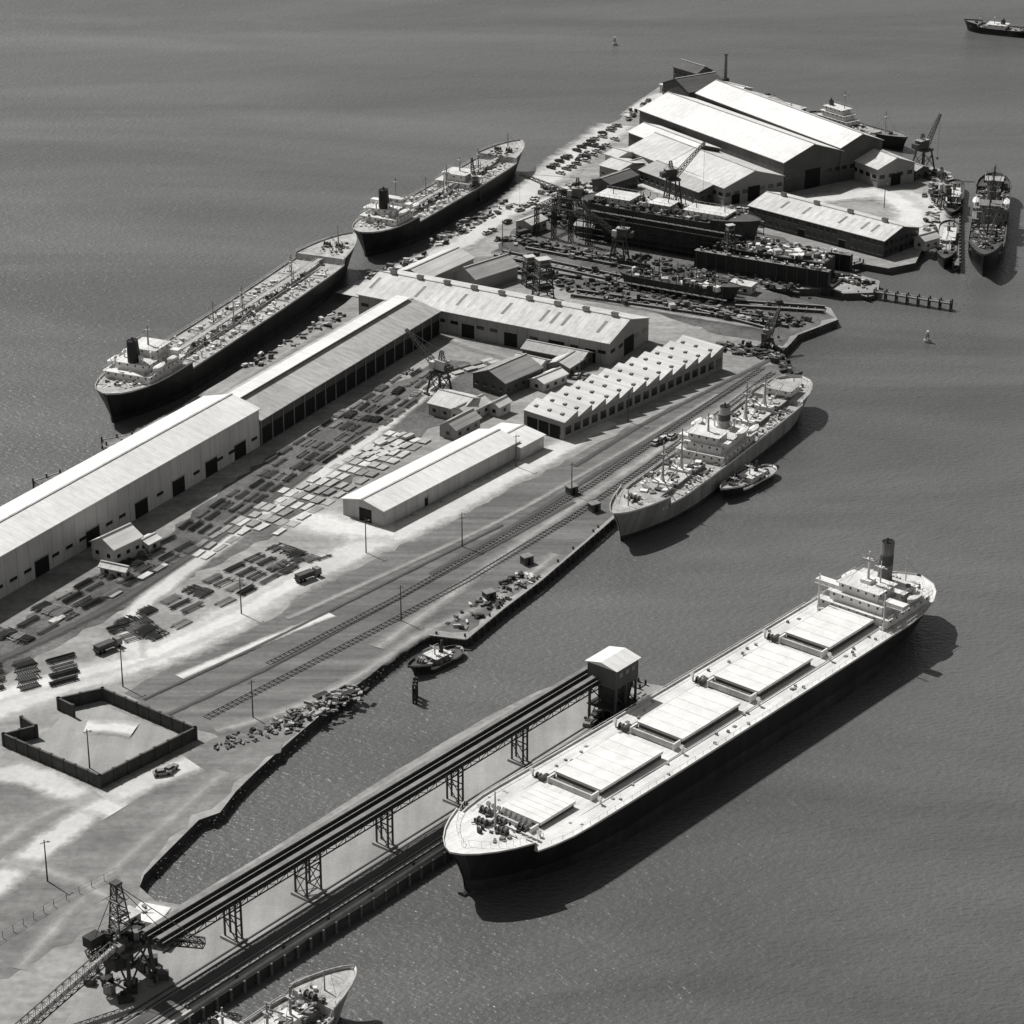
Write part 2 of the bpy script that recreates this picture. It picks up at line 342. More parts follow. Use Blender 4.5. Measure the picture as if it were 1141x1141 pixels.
for P,Q,C,h,r,rf,wl,rg in [((490,486),(508,491),(531,476),3.6,2,roofM,wallM,'y'),((478,462),(514,471),(536,456),4,2.2,roofL,wallM,'x'),
  ((527,432),(563,443),(592,422),5,2.8,roofG,wallD,'y'),((545,462),(556,465),(567,458),3.5,1.2,roofW,wallL,'y'),((570,414),(600,421),(610,412),3.6,1.5,roofL,wallL,'x'),
  ((582,400),(648,413),(656,404),3.8,1.5,roofM,wallD,'x'),((502,468),(520,473),(546,460),3.6,1.7,roofL,wallL,'y'),((610,416),(634,421),(650,410),3.5,1.5,roofL,wallM,'y'),
  ((103,622),(128,631),(152,614),5.2,2.4,roofW,offw,'y'),((153,612),(166,616),(178,609),2.6,.8,roofW,offw,'y'),((112,640),(140,646),(146,642),2.5,.8,roofL,wallL,'x'),
  ((590,432),(606,437),(625,424),3,1.2,roofW,wallL,'y'),
  ((712,204),(778,229),(801,214),5.5,2.2,roofM,wallD,'x'),((690,196),(706,201),(724,192),5,1.8,roofL,offw,'y'),((660,214),(680,219),(705,207),5,1.5,roofD,wallD,'y'),
  ((668,200),(690,206),(712,196),6,1.5,roofL,wallM,'x'),((674,190),(688,194),(706,187),7,1.2,roofL,offw,'x'),
  ((738,114),(767,125),(797,113),9,4,roofD,wallD,'y'),((750,93),(776,101),(788,96),8,2.5,roofD,wallD,'x'),((764,118),(786,125),(802,119),6,1.5,roofG,wallD,'x'),
  ((803,132),(842,144),(869,132),7,1.8,roofM,wallD,'y'),((792,106),(820,113),(834,107),4,1.5,roofW,offw,'x'),((858,150),(884,158),(893,153),5,1,roofW,wallM,'flat'),
  ((858,127),(884,134),(892,129),4,1,roofL,wallD,'flat'),((812,118),(846,127),(858,120),5,1.6,roofL,offw,'x'),((735,104),(750,108),(762,103),4,1,roofW,offw,'flat'),
  ((812,325),(836,329),(840,324),3,1,roofL,offw,'flat'),((1018,276),(1030,280),(1036,272),4,1.5,roofL,offw,'y'),((875,143),(905,152),(915,146),5,1.5,roofL,wallM,'x'),
  ((915,162),(945,172),(953,167),4,1.2,roofL,wallM,'x'),((1002,196),(1020,201),(1028,195),4,1.2,roofM,wallD,'x'),((640,262),(660,266),(668,260),4,1.4,roofM,wallD,'x'),((575,258),(592,262),(604,254),4,1.4,roofL,wallM,'y')]:
    bld('workshop_hut' if h<5 else 'workshop_building',P,Q,C,h,r,rf,wl,rg,win=(3.2,1.3,1.1,h*.5) if h<8 else (3,1.4,1.2,2.2,2))
# big dockyard sheds
bld('dockyard_hall',(697,186),(806,230),(872,216),7.5,4.6,roofL,wallM,'x',win=(4,2.6,1.6,4.5),enddoors=[(.5,6,6),(.2,4,4)],sky=0,vents=0)
bld('dockyard_hall',(712,155),(872,216),(936,202),13,5.2,roofW,wallD,'x',win=(4,2.6,1.6,6),enddoors=[(.5,8,8)],vents=0)
bld('dockyard_hall',(775,140),(935,203),(978,193),14.5,4.2,roofW,wallD,'x',win=(4,2.6,1.6,6),enddoors=[(.5,6,7)])
bld('dockyard_hall',(868,166),(977,210),(1012,200),8,3.4,roofL,wallM,'x',win=(4,2.6,1.6,4.5),enddoors=[(.5,5,5)])
bld('dockyard_hall',(700,174),(766,200),(796,191),10.5,2.6,roofW,wallD,'x')
bld('office_building',(834,248),(984,288),(1012,270),6.8,3,roofL,wallD,'x',win=(3,1.9,1.5,2,2),doors=[(.4,3,3),(.7,3,3)],vents=4,sky=12,enddoors=[(.5,2,2.6)])
# chimney
def chimney():
    b=G(808,93); g=Grp('chimney_stack',b); g.cyl('stack',mgrey,(0,0,-1),(0,0,13.5),.9,.65,12); g.cyl('stack_cap',dgrey,(0,0,13.5),(0,0,14),.9,n=12); g.box('base',brickD,(0,0,1),(3.4,3.4,3)); g.done()
chimney()
# walled compound
def wall_run(name,px,h,w,mat,cap):
    g=Grp(name,(0,0,0)); pts=[G(*p) for p in px]
    for a,b in zip(pts,pts[1:]):
        m=(a+b)/2; d=b-a; L=d.length; rz=math.atan2(d.y,d.x)
        g.box('panels',mat,(m.x,m.y,ZG+h/2-.05),(L+w*.4,w,h),rz); g.box('coping',cap,(m.x,m.y,ZG+h+.06),(L+w*.5,w+.14,.14),rz)
        n=int(L/4)
        for i in range(n+1):
            c=a.lerp(b,i/max(1,n)); g.box('piers',mat,(c.x,c.y,ZG+h/2+.1),(w+.35,w+.35,h+.3),rz)
    g.done()
wall_run('brick_wall',[(25,812),(41,822),(5,831),(112,878),(218,824),(115,780),(66,791),(82,799)],3.3,.4,brickD,dgrey)
zone('compound_paving',[(20,832),(111,872),(210,824),(114,785),(72,793),(50,818)],ZG+.05,conc,.3)
rd([(95,812),(130,805),(150,815)],9,road_h,'compound_paving')
def mesh_fence(px,h=1.8):
    g=Grp('wire_fence',(0,0,0)); pts=[G(*p) for p in px]
    for a,b in zip(pts,pts[1:]):
        n=max(1,int((b-a).length/3))
        for i in range(n):
            c=a.lerp(b,i/n); e=a.lerp(b,(i+1)/n); g.beam('posts',mgrey,(c.x,c.y,ZG),(c.x,c.y,ZG+h),.12); g.beam('wires',mgrey,(c.x,c.y,ZG+h),(e.x,e.y,ZG+h),.06); g.beam('wires',mgrey,(c.x,c.y,ZG+h*.5),(e.x,e.y,ZG+h*.5),.05)
    g.done()
mesh_fence([(-20,1060),(60,1010),(130,975)])
# ---------------------------------------------------------------- ships
def hull(g,L,B,H,fc=.86,fh=2.0,pp=.0,ph=0,rake=6,srake=3,side=blk,boot=hull2,rail=None,deck=mgrey,bz=1.5,sheer=1.5,asheer=.8,stern='round',bul=.9,full=.8,band=None):
    us=[0,.01,.025,.05,.08,.12,.16,.2,.3,.4,.5,.6,.68,.74,.78,.82,.85,.88,.91,.935,.955,.97,.985,.995,1]
    for e in (fc,pp):
        if e>0: us+= [e,e+.003]
    us=sorted(set(us))
    def hz(u):
        z=H+sheer*max(0,(u-.5)/.5)**2+asheer*max(0,(.3-u)/.3)**2
        if u>fc+.001: z+=fh
        if pp and u<pp+.001: z+=ph
        return z
    def bd(u):
        if u>full: s=min(1,(u-full)/(1-full)); return max(.015,(1-s**2.1)**.62)
        if u<.13:
            s=min(1,(.13-u)/.13)
            return max(.05,(1-s**2.6)**.5) if stern=='round' else 1-.3*s*s
        return 1
    def bw(u):
        f=1
        if u>full-.1: s=(u-full+.1)/(1.1-full); f=max(.01,1-s**1.7)
        if u<.24: s=(.24-u)/.24; f=min(f,max(.04,1-s**1.7))
        return f
    rings=[]
    for u in us:
        x=-L/2+u*L; hu=hz(u); s=max(0,(u-.82)/.18); ss=max(0,(.12-u)/.12)
        xt=x+rake*s*s-srake*ss*ss
        zl=[-1,bz,bz+(hu-bz)*.4,bz+(hu-bz)*.75,hu-.55,hu]
        r=[]
        for z in zl:
            q=(z+1)/(hu+1); b=(bw(u)+(bd(u)-bw(u))*q**.8)*B/2
            if z>=hu-.6: b=(bw(u)+(bd(u)-bw(u))*(.97 if z<hu else 1))*B/2
            r.append((x+(xt-x)*q*q,b,z))
        rings.append(r)
    mats=[boot,side,side,side if band is None else band,rail or side]
    for sgn in(1,-1):
        for k in range(5):
            vs=[];fs=[]
            for r in rings: 
                for kk in(k,k+1): vs.append((r[kk][0],r[kk][1]*sgn,r[kk][2]))
            for i in range(len(rings)-1):
                f=(2*i,2*i+1,2*i+3,2*i+2); fs.append(f if sgn==1 else f[::-1])
            g.raw('hull_side' if k else 'boot_topping',mats[k],vs,fs)
    r=rings[0]; vs=[(p[0],p[1],p[2]) for p in r]+[(p[0],-p[1],p[2]) for p in r[::-1]]
    g.raw('transom',side,vs,[tuple(range(len(vs)))])
    vs=[];fs=[]
    for r in rings:
        x,b,z=r[5]; bi=max(.0,b-.25); zd=z-bul
        vs+=[(x,b,z),(x,bi,z),(x,bi,zd),(x,-bi,zd),(x,-bi,z),(x,-b,z)]
    for i in range(len(rings)-1):
        for k in range(5):
            a=6*i+k; fs.append((a,a+1,a+7,a+6))
    g.raw('deck',deck,vs,fs)
    g.hz=lambda x: hz((x+L/2)/L)-bul
    g.bd=lambda x: bd(max(0,min(1,(x+L/2)/L)))*B/2
def ship(name,bow,stern,L=None,z=0):
    a=G(*bow,z) if not isinstance(bow,Vector) else bow; b=G(*stern,z) if not isinstance(stern,Vector) else stern
    d=a-b; c=(a+b)/2; g=Grp(name,(c.x,c.y,z),math.atan2(d.y,d.x)); g.L=d.length; return g
def rails(g,x0,x1,yf,zf,h=1.1,sp=2.5,mat=offw,t=.08):
    for sg in(1,-1):
        n=max(1,int((x1-x0)/sp)); pr=None
        for i in range(n+1):
            x=x0+(x1-x0)*i/n; y=yf(x)*sg; z=zf(x); g.beam('railings',mat,(x,y,z),(x,y,z+h),t)
            if pr: g.beam('railings',mat,pr,(x,y,z+h),t)
            pr=(x,y,z+h)
def house(g,x0,x1,w,z,tiers,mat=white,step=.9,front=1,th=2.7,wings=0,winmat=glass,deckm=dwhite,back=0):
    for t in range(tiers):
        a=x0+back*t; b=x1-step*t*front; ww=w-(.8*t)
        cx=(a+b)/2; zz=z+t*th
        g.box('superstructure',mat,(cx,0,zz+th/2),(b-a,ww,th)); g.box('superstructure_decks',deckm,(cx,0,zz+th+.06),(b-a+1.2,ww+1.2,.14))
        n=int(ww/2.4)
        for i in range(n):
            y=-ww/2+(i+.5)*ww/n
            for X in(a-.02,b+.02): g.box('portholes',winmat,(X,y,zz+1.7),(.1,.55,.6))
        n=int((b-a)/2.6)
        for i in range(n):
            xx=a+(i+.5)*(b-a)/n
            for Y in(-ww/2-.02,ww/2+.02): g.box('portholes',winmat,(xx,Y,zz+1.7),(.55,.1,.6))
        rails(g,a-.5,b+.5,lambda x:ww/2+.5,lambda x:zz+th+.1,1,2)
    if wings:
        zz=z+(tiers-1)*th; g.box('bridge_wings',mat,(x1-step*(tiers-1)-1.6,0,zz+.5),(2.6,wings,1.1)); g.box('bridge_wings',mat,(x1-step*(tiers-1)-1.6,0,zz-.1),(3,wings,.15))
    return z+tiers*th+.13
def funnel(g,x,z,r,h,mat=dgrey,band=None,ry=.75):
    n=14
    def ring(zz,k): return [(x+math.cos(2*math.pi*i/n)*r*k-(zz-z)*.08,math.sin(2*math.pi*i/n)*r*ry*k,zz) for i in range(n)]
    lv=[z,z+h*.45,z+h*.7,z+h]
    for i in range(3):
        vs=ring(lv[i],1-.05*i)+ring(lv[i+1],1-.05*(i+1)); mt=mat if i!=1 or band is None else band
        g.raw('funnel',mt,vs,[(j,(j+1)%n,n+(j+1)%n,n+j) for j in range(n)])
    g.raw('funnel_top',opening,ring(z+h-.2,.86),[tuple(range(n))]); g.cyl('funnel_pipes',dgrey,(x-.3,0,z+h-.3),(x-.5,0,z+h+1.2),.3)
def mast(g,x,z,h,mat=mgrey,booms=(),cross=True,y=0,r=.35):
    g.cyl('masts',mat,(x,y,z),(x,y,z+h),r,r*.5,8)
    if cross: g.beam('masts',mat,(x,y-1.8,z+h*.7),(x,y+1.8,z+h*.7),.2); g.box('masts',mat,(x,y,z+h*.72),(1.2,1.6,.2))
    for dx,dy in((5,3),(5,-3),(-5,3),(-5,-3)): g.beam('rigging',dgrey,(x,y,z+h*.92),(x+dx,y+dy,z),.045)
    for (dx,dy,dz) in booms: g.cyl('derricks',mat,(x,y+(.8 if dy>0 else -.8),z+1.6),(x+dx,y+dy,z+dz),.22,.14,6); g.beam('rigging',dgrey,(x,y,z+h*.9),(x+dx,y+dy,z+dz),.05)
def lifeboat(g,x,y,z):
    vs=[];n=7
    for i in range(n):
        t=i/(n-1)*2-1; w=1.15*max(0,1-t*t)**.5+.03; 
        vs+=[(x+t*3.6,y-w,z+1.2+.25*t*t),(x+t*3.6,y-w*.7,z+.35),(x+t*3.55,y,z),(x+t*3.6,y+w*.7,z+.35),(x+t*3.6,y+w,z+1.2+.25*t*t),(x+t*3.4,y,z+1.55)]
    fs=[]
    for i in range(n-1):
        for k in range(6):
            a=6*i+k; b=6*i+(k+1)%6; fs.append((a,b,b+6,a+6))
    g.raw('lifeboats',white,vs,fs)
    for dx in(-2.4,2.4): g.beam('davits',lgrey,(x+dx,y*.85,z-.6),(x+dx,y*.95,z+2.2),.16); g.beam('davits',lgrey,(x+dx,y*.95,z+2.2),(x+dx,y,z+2.3),.14)
def winch(g,x,y,z,s=1,mat=dgrey):
    g.box('winches',mat,(x,y,z+.25*s),(1.6*s,2.6*s,.5*s)); g.cyl('winches',mat,(x,y-1.2*s,z+.9*s),(x,y+1.2*s,z+.9*s),.5*s,n=10)
    for k in(-1,0,1): g.cyl('winches',mgrey,(x,y+k*1.1*s,z+.9*s),(x,y+k*1.1*s+.15,z+.9*s),.75*s,n=10)
def vent(g,x,y,z,h=2,mat=offw):
    g.cyl('ventilators',mat,(x,y,z),(x,y,z+h),.28,n=7); g.cyl('ventilators',mat,(x-.1,y,z+h),(x+.5,y,z+h+.25),.42,.55,n=8)
# --- bulk carrier
g=ship('bulk_carrier_ship',(519,995),(1013,683)); L=g.L
hull(g,L,27.5,9.6,fc=.93,fh=2.3,rake=5,srake=4,side=blk,boot=hull2,rail=white,deck=dwhite,bz=3.6,sheer=1.0,asheer=.5,stern='round',bul=.5,full=.86,band=blk)
g.cyl('bulbous_bow',hull2,(L/2-6,0,-.6),(L/2+1.5,0,-.3),2.0,1.2,10)
zd=9.1
for i in range(5):
    if i==0: x1,ln,wy=L/2-19,12.5,11
    else: x1,ln,wy=L/2-39-31.0*(i-1),23.5,13.5
    x0=x1-ln
    g.box('hatch_coamings',dgrey,((x0+x1)/2,0,zd+.7),(x1-x0-.6,wy-.6,1.4))
    g.box('hatch_covers',white,((x0+x1)/2,0,zd+1.75),(x1-x0,wy,.7))
    for k in range(1,6): g.box('hatch_ribs',offw,(x0+(x1-x0)*k/6,0,zd+2.12),(.10,wy-.1,.04))
    xf=x1+2.6
    g.box('hatch_gear',offw,(xf,0,zd+1.0),(.5,wy-1,1.4)); g.box('hatch_gear',dgrey,(xf-1.3,0,zd+.9),(1.2,wy-1.4,.5))
    for q in range(5): g.box('hatch_gear_panels',lgrey,(xf-.35,-wy/2+1.2+q*(wy-2.4)/4,zd+1.1),(.3,.3,1.5))
    for sy in(-1,1): g.box('hatch_gear',white,(xf-.9,sy*(wy/2-.4),zd+1),(2.8,.4,1.8))
    winch(g,xf-.5,-wy/2-2.6,zd,.9,dgrey); g.cyl('hatch_gear',dgrey,(xf-1.5,-wy/2-1.2,zd+.8),(xf+1,-wy/2-1.2,zd+.8),.8,n=8)
    vent(g,xf,wy/2+2,zd,1.8,white); vent(g,xf,-wy/2-4.4,zd,1.8,white)
    for k in range(9): g.box('deck_fittings',random.choice((lgrey,mgrey)),(U(x0,x1),random.choice((-1,1))*U(8.5,12.4),zd+.3),(.6,.6,.6))
    for sy in(-1,1): g.box('manholes',mgrey,(U(x0,x1),sy*10.5,zd+.12),(1,.8,.2))
for sy in(-1,1): g.cyl('deck_pipes',lgrey,(-62,sy*8.6,zd+.35),(L/2-20,sy*8.6,zd+.35),.14,n=5)
rails(g,-60,L/2-15,lambda x:min(g.bd(x)-.4,13.3),lambda x:g.hz(x)+.4,1.0,3,white,.07)
zf=g.hz(L/2-6)
for xx,yy in((L/2-9,-3),(L/2-9,3),(L/2-13,-5.5),(L/2-13,5.5),(L/2-12,0)): winch(g,xx,yy,zf,1.0,dgrey)
for k in range(10):
    bx,by=L/2-4-U(0,9),U(-6,6); g.cyl('bollards',dgrey,(bx,by,zf),(bx,by,zf+.9),.3,n=6)
clutter(g,'anchor_gear',L/2-13,L/2-5,-6,6,zf,22,[dgrey,mgrey,rust],1.4,1)
for k in range(-4,5): vent(g,L/2-15,k*1.5,zf,1.3,lgrey)
g.cyl('masts',offw,(L/2-10,0,zf),(L/2-10,0,zf+9),.3,.15)
rails(g,L/2-13,L/2+1,lambda x:max(.2,g.bd(x)-.5),lambda x:zf,1.4,1.2,white,.07)
S0=-L/2; zs=g.hz(S0+12)+.02
zt=house(g,S0+8,S0+28.5,21,zs,1,white,.6,1,2.5)
zt=house(g,S0+11,S0+27.5,16,zt,1,white,.6,1,2.5)
zt=house(g,S0+18.5,S0+26.5,12,zt,1,white,.6,1,2.5,wings=27)
g.box('radar_mast',white,(S0+22,0,zt+.5),(3,3,1)); mast(g,S0+22,zt+.8,8,white,r=.4); g.box('radar',lgrey,(S0+22.5,0,zt+6.5),(.4,3.6,.4))
mast(g,S0+20,zt,6,white,cross=True,y=2.5,r=.25)
funnel(g,S0+14,zs+4.9,2.2,11.5,mgrey,dgrey,.85)
for sy in(-1,1): lifeboat(g,S0+15,sy*10.2,zs+3.2); mast(g,S0+29.5,zs,10,white,y=sy*10,cross=False,r=.3); vent(g,S0+10,sy*6,zs+2.6,2.2,white); vent(g,S0+5,sy*4,zs,2.5,white)
mast(g,S0+3,zs,8,white,r=.2,cross=False); clutter(g,'deck_fittings',S0+8,S0+14,-9,9,zs+2.6,44,[white,lgrey,mgrey,dgrey],1.8,1.8); winch(g,S0+3,3,zs); winch(g,S0+3,-3,zs)
clutter(g,'deck_fittings',S0+2,S0+8,-5,5,zs,24,[white,lgrey,mgrey],1.3,1.2)
clutter(g,'deck_fittings',S0+29,S0+31,-11,11,zd,16,[white,lgrey,mgrey],1.0,1.2)
clutter(g,'deck_fittings',S0+12,S0+26,-7,7,zs+5.2,20,[white,lgrey,mgrey],1.3,1.3)
rails(g,S0+1,S0+28,lambda x:g.bd(x)-.5,lambda x:g.hz(x)+.3,1.0,2,white,.07)
g.done()
# --- general cargo ship at quay
def cargo(name,bow,stern,B,H,side,rail=white,funm=offw,deck=lgrey,clut=1.0,boot=hull2,housemat=white,mastmat=lgrey,bandm=None,cm=None,tops=dwhite,up=2):
    cm=cm or [white,offw,mgrey,dgrey]
    g=ship(name,bow,stern); L=g.L
    hull(g,L,B,H,fc=.87,fh=2.2,pp=.12,ph=1.4,rake=5,srake=4,side=side,boot=boot,rail=rail,deck=deck,bz=1.8,sheer=1.5,asheer=.8,bul=.8,full=.78)
    zd=H-.8
    a,b=-.06*L,.08*L
    zt=house(g,a-6,b,B*.84,zd,1,housemat,.6,1,deckm=tops); zt=house(g,a-2,b-1,B*.7,zt,1,housemat,.7,1,2.5,deckm=tops); zt=house(g,b-8,b-1.5,B*.55,zt,up-1,housemat,.7,1,2.4,wings=B*.92,deckm=tops)
    mast(g,b-5,zt,6,mastmat); funnel(g,a+1,zd+4.6,2.5,7.5,funm,dgrey if bandm is None else bandm)
    for sy in(-1,1):
        lifeboat(g,a+4,sy*B*.42,zd+5.6); lifeboat(g,a-4,sy*B*.42,zd+3.6)
        for k in range(4): vent(g,a-5+k*2.2,sy*2.8,zd+2.8+(2.5 if k>1 else 0),2.2,housemat)
    clutter(g,'deck_fittings',a-6,a+2,-B*.3,B*.3,zd+2.9,int(20*clut),cm,1.5,1.4)
    if L>70: house(g,-L/2+7,-L/2+.12*L,B*.45,g.hz(-L/2+8),1,housemat,.6,1,2.4,deckm=lgrey)
    for hx,hl in((-.36,.09),(-.24,.08),(-.13,.07),(.14,.07),(.235,.08),(.33,.075)):
        x=hx*L; z0=g.hz(x); g.box('hatch_coamings',mgrey,(x,0,z0+.6),(hl*L*.85,B*.4,1.2)); g.box('hatch_covers',random.choice(cm[1:3]+[lgrey]),(x,0,z0+1.35),(hl*L*.88,B*.42,.3))
        for k in range(int(8*clut)): g.box('hatch_tarpaulins',random.choice(cm),(x+U(-.4,.4)*hl*L*.8,U(-.17,.17)*B,z0+1.75),(U(.8,2.2),U(.8,2.2),U(.3,.8)),U(0,1))
    for mx in(-.30,-.185,.185,.285):
        x=mx*L; z0=g.hz(x); k=min(1,L/110)
        mast(g,x,z0,15*k if abs(mx)<.3 else 13*k,mastmat,booms=[(7*k,3,8.5*k),(7*k,-3,7*k),(-7*k,3,7.5*k),(-7*k,-3,9*k)])
        g.box('mast_houses',housemat,(x,0,z0+1.1),(2.6,B*.32,2.2))
        for sy in(-1,1): winch(g,x+2.2,sy*2.4,z0,.7); winch(g,x-2.2,sy*2.4,z0,.7)
    zf=g.hz(L/2-6); winch(g,L/2-8,0,zf,1.1); mast(g,L/2-4,zf,5,mastmat,r=.2,cross=False); mast(g,-L/2+2,g.hz(-L/2+2),6,mastmat,r=.2,cross=False)
    clutter(g,'deck_fittings',-.4*L,.4*L,-B*.44,-B*.25,zd+.1,int(110*clut),cm,1.6,1.1); clutter(g,'deck_fittings',-.4*L,.4*L,B*.25,B*.44,zd+.1,int(110*clut),cm,1.6,1.1)
    clutter(g,'deck_fittings',L/2-12,L/2-5,-B*.2,B*.2,zf,int(18*clut),cm,1.2,1)
    clutter(g,'deck_fittings',-L/2+2,-L/2+.13*L,-B*.3,B*.3,g.hz(-L/2+8),int(24*clut),cm,1.6,1.2)
    rails(g,-L/2+4,L/2-4,lambda x:max(.3,g.bd(x)-.3),lambda x:g.hz(x)+.5,1,2.5,white if rail is white else lgrey,.06)
    g.done(); return g
cargo('cargo_ship',(692,603),(886,452),18,7.0,hgrey,funm=lgrey,deck=deckg,up=2)
b0=Vector((-35,433,0)); cargo('cargo_ship',b0,b0-Vector((.643,.766,0))*64,14,6.2,hgrey,deck=deckg,funm=dgrey,bandm=white,clut=.8,up=2)
# --- tankers
def tanker(name,bow,stern,B,H,mid=True,deck=lgrey,funm=blk,aft=2):
    g=ship(name,bow,stern); L=g.L
    hull(g,L,B,H,fc=.87,fh=2.3,pp=.2,ph=2.2,rake=6,srake=4,side=blk,boot=hull2,rail=offw,deck=deck,bz=2,sheer=1.6,asheer=.8,bul=.6,full=.82)
    zd=H-.6; zp=g.hz(-L/2+12)
    zt=house(g,-L/2+10,-L/2+.19*L,B*.78,zp,1,white,.6,1,2.5); zt=house(g,-L/2+13,-L/2+.18*L,B*.55,zt,1,white,.7,1,2.4)
    if aft>2: zt=house(g,-L/2+20,-L/2+.175*L,B*.45,zt,1,white,.6,1,2.4,wings=B*.9); mast(g,-L/2+24,zt,7,lgrey)
    funnel(g,-L/2+15,zp+4.9,2.6,7.5,funm,None)
    for sy in(-1,1): lifeboat(g,-L/2+16,sy*B*.4,zp+3.2); lifeboat(g,-L/2+25,sy*B*.4,zp+3.2)
    for k in range(10): vent(g,-L/2+U(11,24),U(-5,5),zp+5,2,white)
    clutter(g,'deck_fittings',-L/2+3,-L/2+10,-B*.3,B*.3,zp,30,[white,lgrey,mgrey],1.5,1.2); clutter(g,'deck_fittings',-L/2+10,-L/2+.18*L,-B*.35,B*.35,zp+2.7,30,[white,lgrey,mgrey],1.3,1.2)
    if mid:
        zt=house(g,.06*L,.14*L,B*.75,zd,1,white,.4,1); zt=house(g,.07*L,.135*L,B*.5,zt,1,white,.5,1,wings=B*.9); mast(g,.11*L,zt,6,lgrey)
    for y in(-1.2,1.2): 
        g.beam('catwalk',offw,(-.28*L,y,zd+2.6),(.38*L,y,zd+2.6),.14)
    g.box('catwalk',lgrey,(.05*L,0,zd+2.3),(.66*L,1.6,.12))
    for k in range(22):
        x=(-.27+.65*k/21)*L; g.beam('catwalk',lgrey,(x,-1.1,zd),(x,-1.1,zd+2.3),.14); g.beam('catwalk',lgrey,(x,1.1,zd),(x,1.1,zd+2.3),.14)
    for y in(-3,-2.4,2.4,3.2,4.0): g.cyl('deck_pipes',random.choice((mgrey,dgrey,offw)),(-.27*L,y,zd+.6),(.36*L,y,zd+.6),.18,n=6)
    for k in range(9):
        x=(-.25+.62*k/8)*L
        for y in(-B*.3,0.1,B*.3): g.cyl('tank_hatches',offw,(x+1,y,zd),(x+1,y,zd+1.1),.9,n=10)
        g.cyl('deck_pipes',mgrey,(x-2,-B*.42,zd+.5),(x-2,B*.42,zd+.5),.18,n=5)
        g.box('valves',dgrey,(x-2,U(-3,3),zd+.8),(1,1,1)); vent(g,x+3,-B*.36,zd,1.8,white)
    for mx in(.02,.24): mast(g,mx*L,zd,11,lgrey,booms=[(6,4,7),(-6,-4,7)])
    for sy in (-1,1): mast(g,-.06*L,zd,9,lgrey,booms=[(4,sy*5,7)],y=sy*4,cross=False,r=.3)
    clutter(g,'deck_fittings',-.28*L,.36*L,-B*.44,B*.44,zd,300,[white,white,offw,mgrey,dgrey],1.7,1)
    zf=g.hz(L/2-6); 
    for y in(-2.5,2.5): winch(g,L/2-10,y,zf,1)
    mast(g,L/2-6,zf,7,lgrey,r=.25,cross=False); clutter(g,'deck_fittings',L/2-19,L/2-4,-B*.25,B*.25,zf,34,[white,mgrey,dgrey],1.3,1)
    rails(g,-L/2+3,L/2-3,lambda x:max(.3,g.bd(x)-.3),lambda x:g.hz(x)+.4,1,2.5,white,.06)
    g.done()
tanker('oil_tanker_ship',(386,299),(126,471),21,8.5,mid=False,deck=deckg,aft=3)
tanker('oil_tanker_ship',(573,190),(408,286),19,8,mid=True,deck=deckg,aft=3)
# --- others
cargo('coastal_ship',(1095,308),(1107,218),14,6.5,blk,deck=dgrey,funm=dgrey,rail=dgrey,clut=1.2,housemat=mgrey,mastmat=dgrey,cm=[lgrey,mgrey,dgrey,rust],tops=mgrey)
def smallship(name,bow,stern,B,H,deck=mgrey,side=blk,hx=-.2,tiers=3,funm=dgrey,mh=8,hl=.3,rail=None,hm=white,cl=40,cm=None):
    g=ship(name,bow,stern); L=g.L
    hull(g,L,B,H,fc=.8,fh=1.2,rake=2.5,srake=2,side=side,boot=hull2,rail=rail,deck=deck,bz=.8,sheer=1,asheer=.5,bul=.7,full=.7)
    zd=H-.7; w=B*.6
    zt=house(g,(hx-hl/2)*L,(hx+hl/2)*L,w,zd,tiers,hm,L*hl*.12,1,2.2,back=L*hl*.08)
    funnel(g,(hx-hl*.25)*L,zt-2,B*.12,4.0,funm); mast(g,(hx+hl*.2)*L,zt,mh*.7,lgrey,r=.2); mast(g,.3*L,zd,mh,lgrey,r=.2,booms=[(-L*.12,1.5,mh*.6)])
    clutter(g,'deck_fittings',-.45*L,.42*L,-B*.3,B*.3,zd,cl,cm or [white,offw,mgrey,dgrey],B*.12,1)
    winch(g,.36*L,0,g.hz(.36*L),.7); g.box('hatch',lgrey,(.15*L,0,zd+.5),(.14*L,B*.4,1))
    g.done()
smallship('dredger_ship',(1006,168),(906,137),12,4.5,hx=-.22,hl=.32,tiers=3,mh=12,cl=140)
smallship('tugboat',(808,556),(857,529),7,2.2,deck=lgrey,hx=-.1,tiers=1,mh=5,rail=white,hl=.3)
smallship('fishing_trawler',(1052,300),(1058,256),8,3,deck=dgrey,hx=-.1,tiers=1,mh=8,cl=80,hm=lgrey)
smallship('fishing_trawler',(1060,248),(1064,210),8,3,deck=dgrey,hx=.1,tiers=2,mh=9,cl=80,hm=mgrey)
smallship('work_boat',(462,752),(508,730),6.5,1.5,deck=dgrey,hx=-.05,tiers=1,mh=4,rail=lgrey,hm=mgrey,cl=50)
smallship('ferry_boat',(1078,33),(1145,40),11,3,deck=mgrey,hx=0,tiers=1,mh=6)
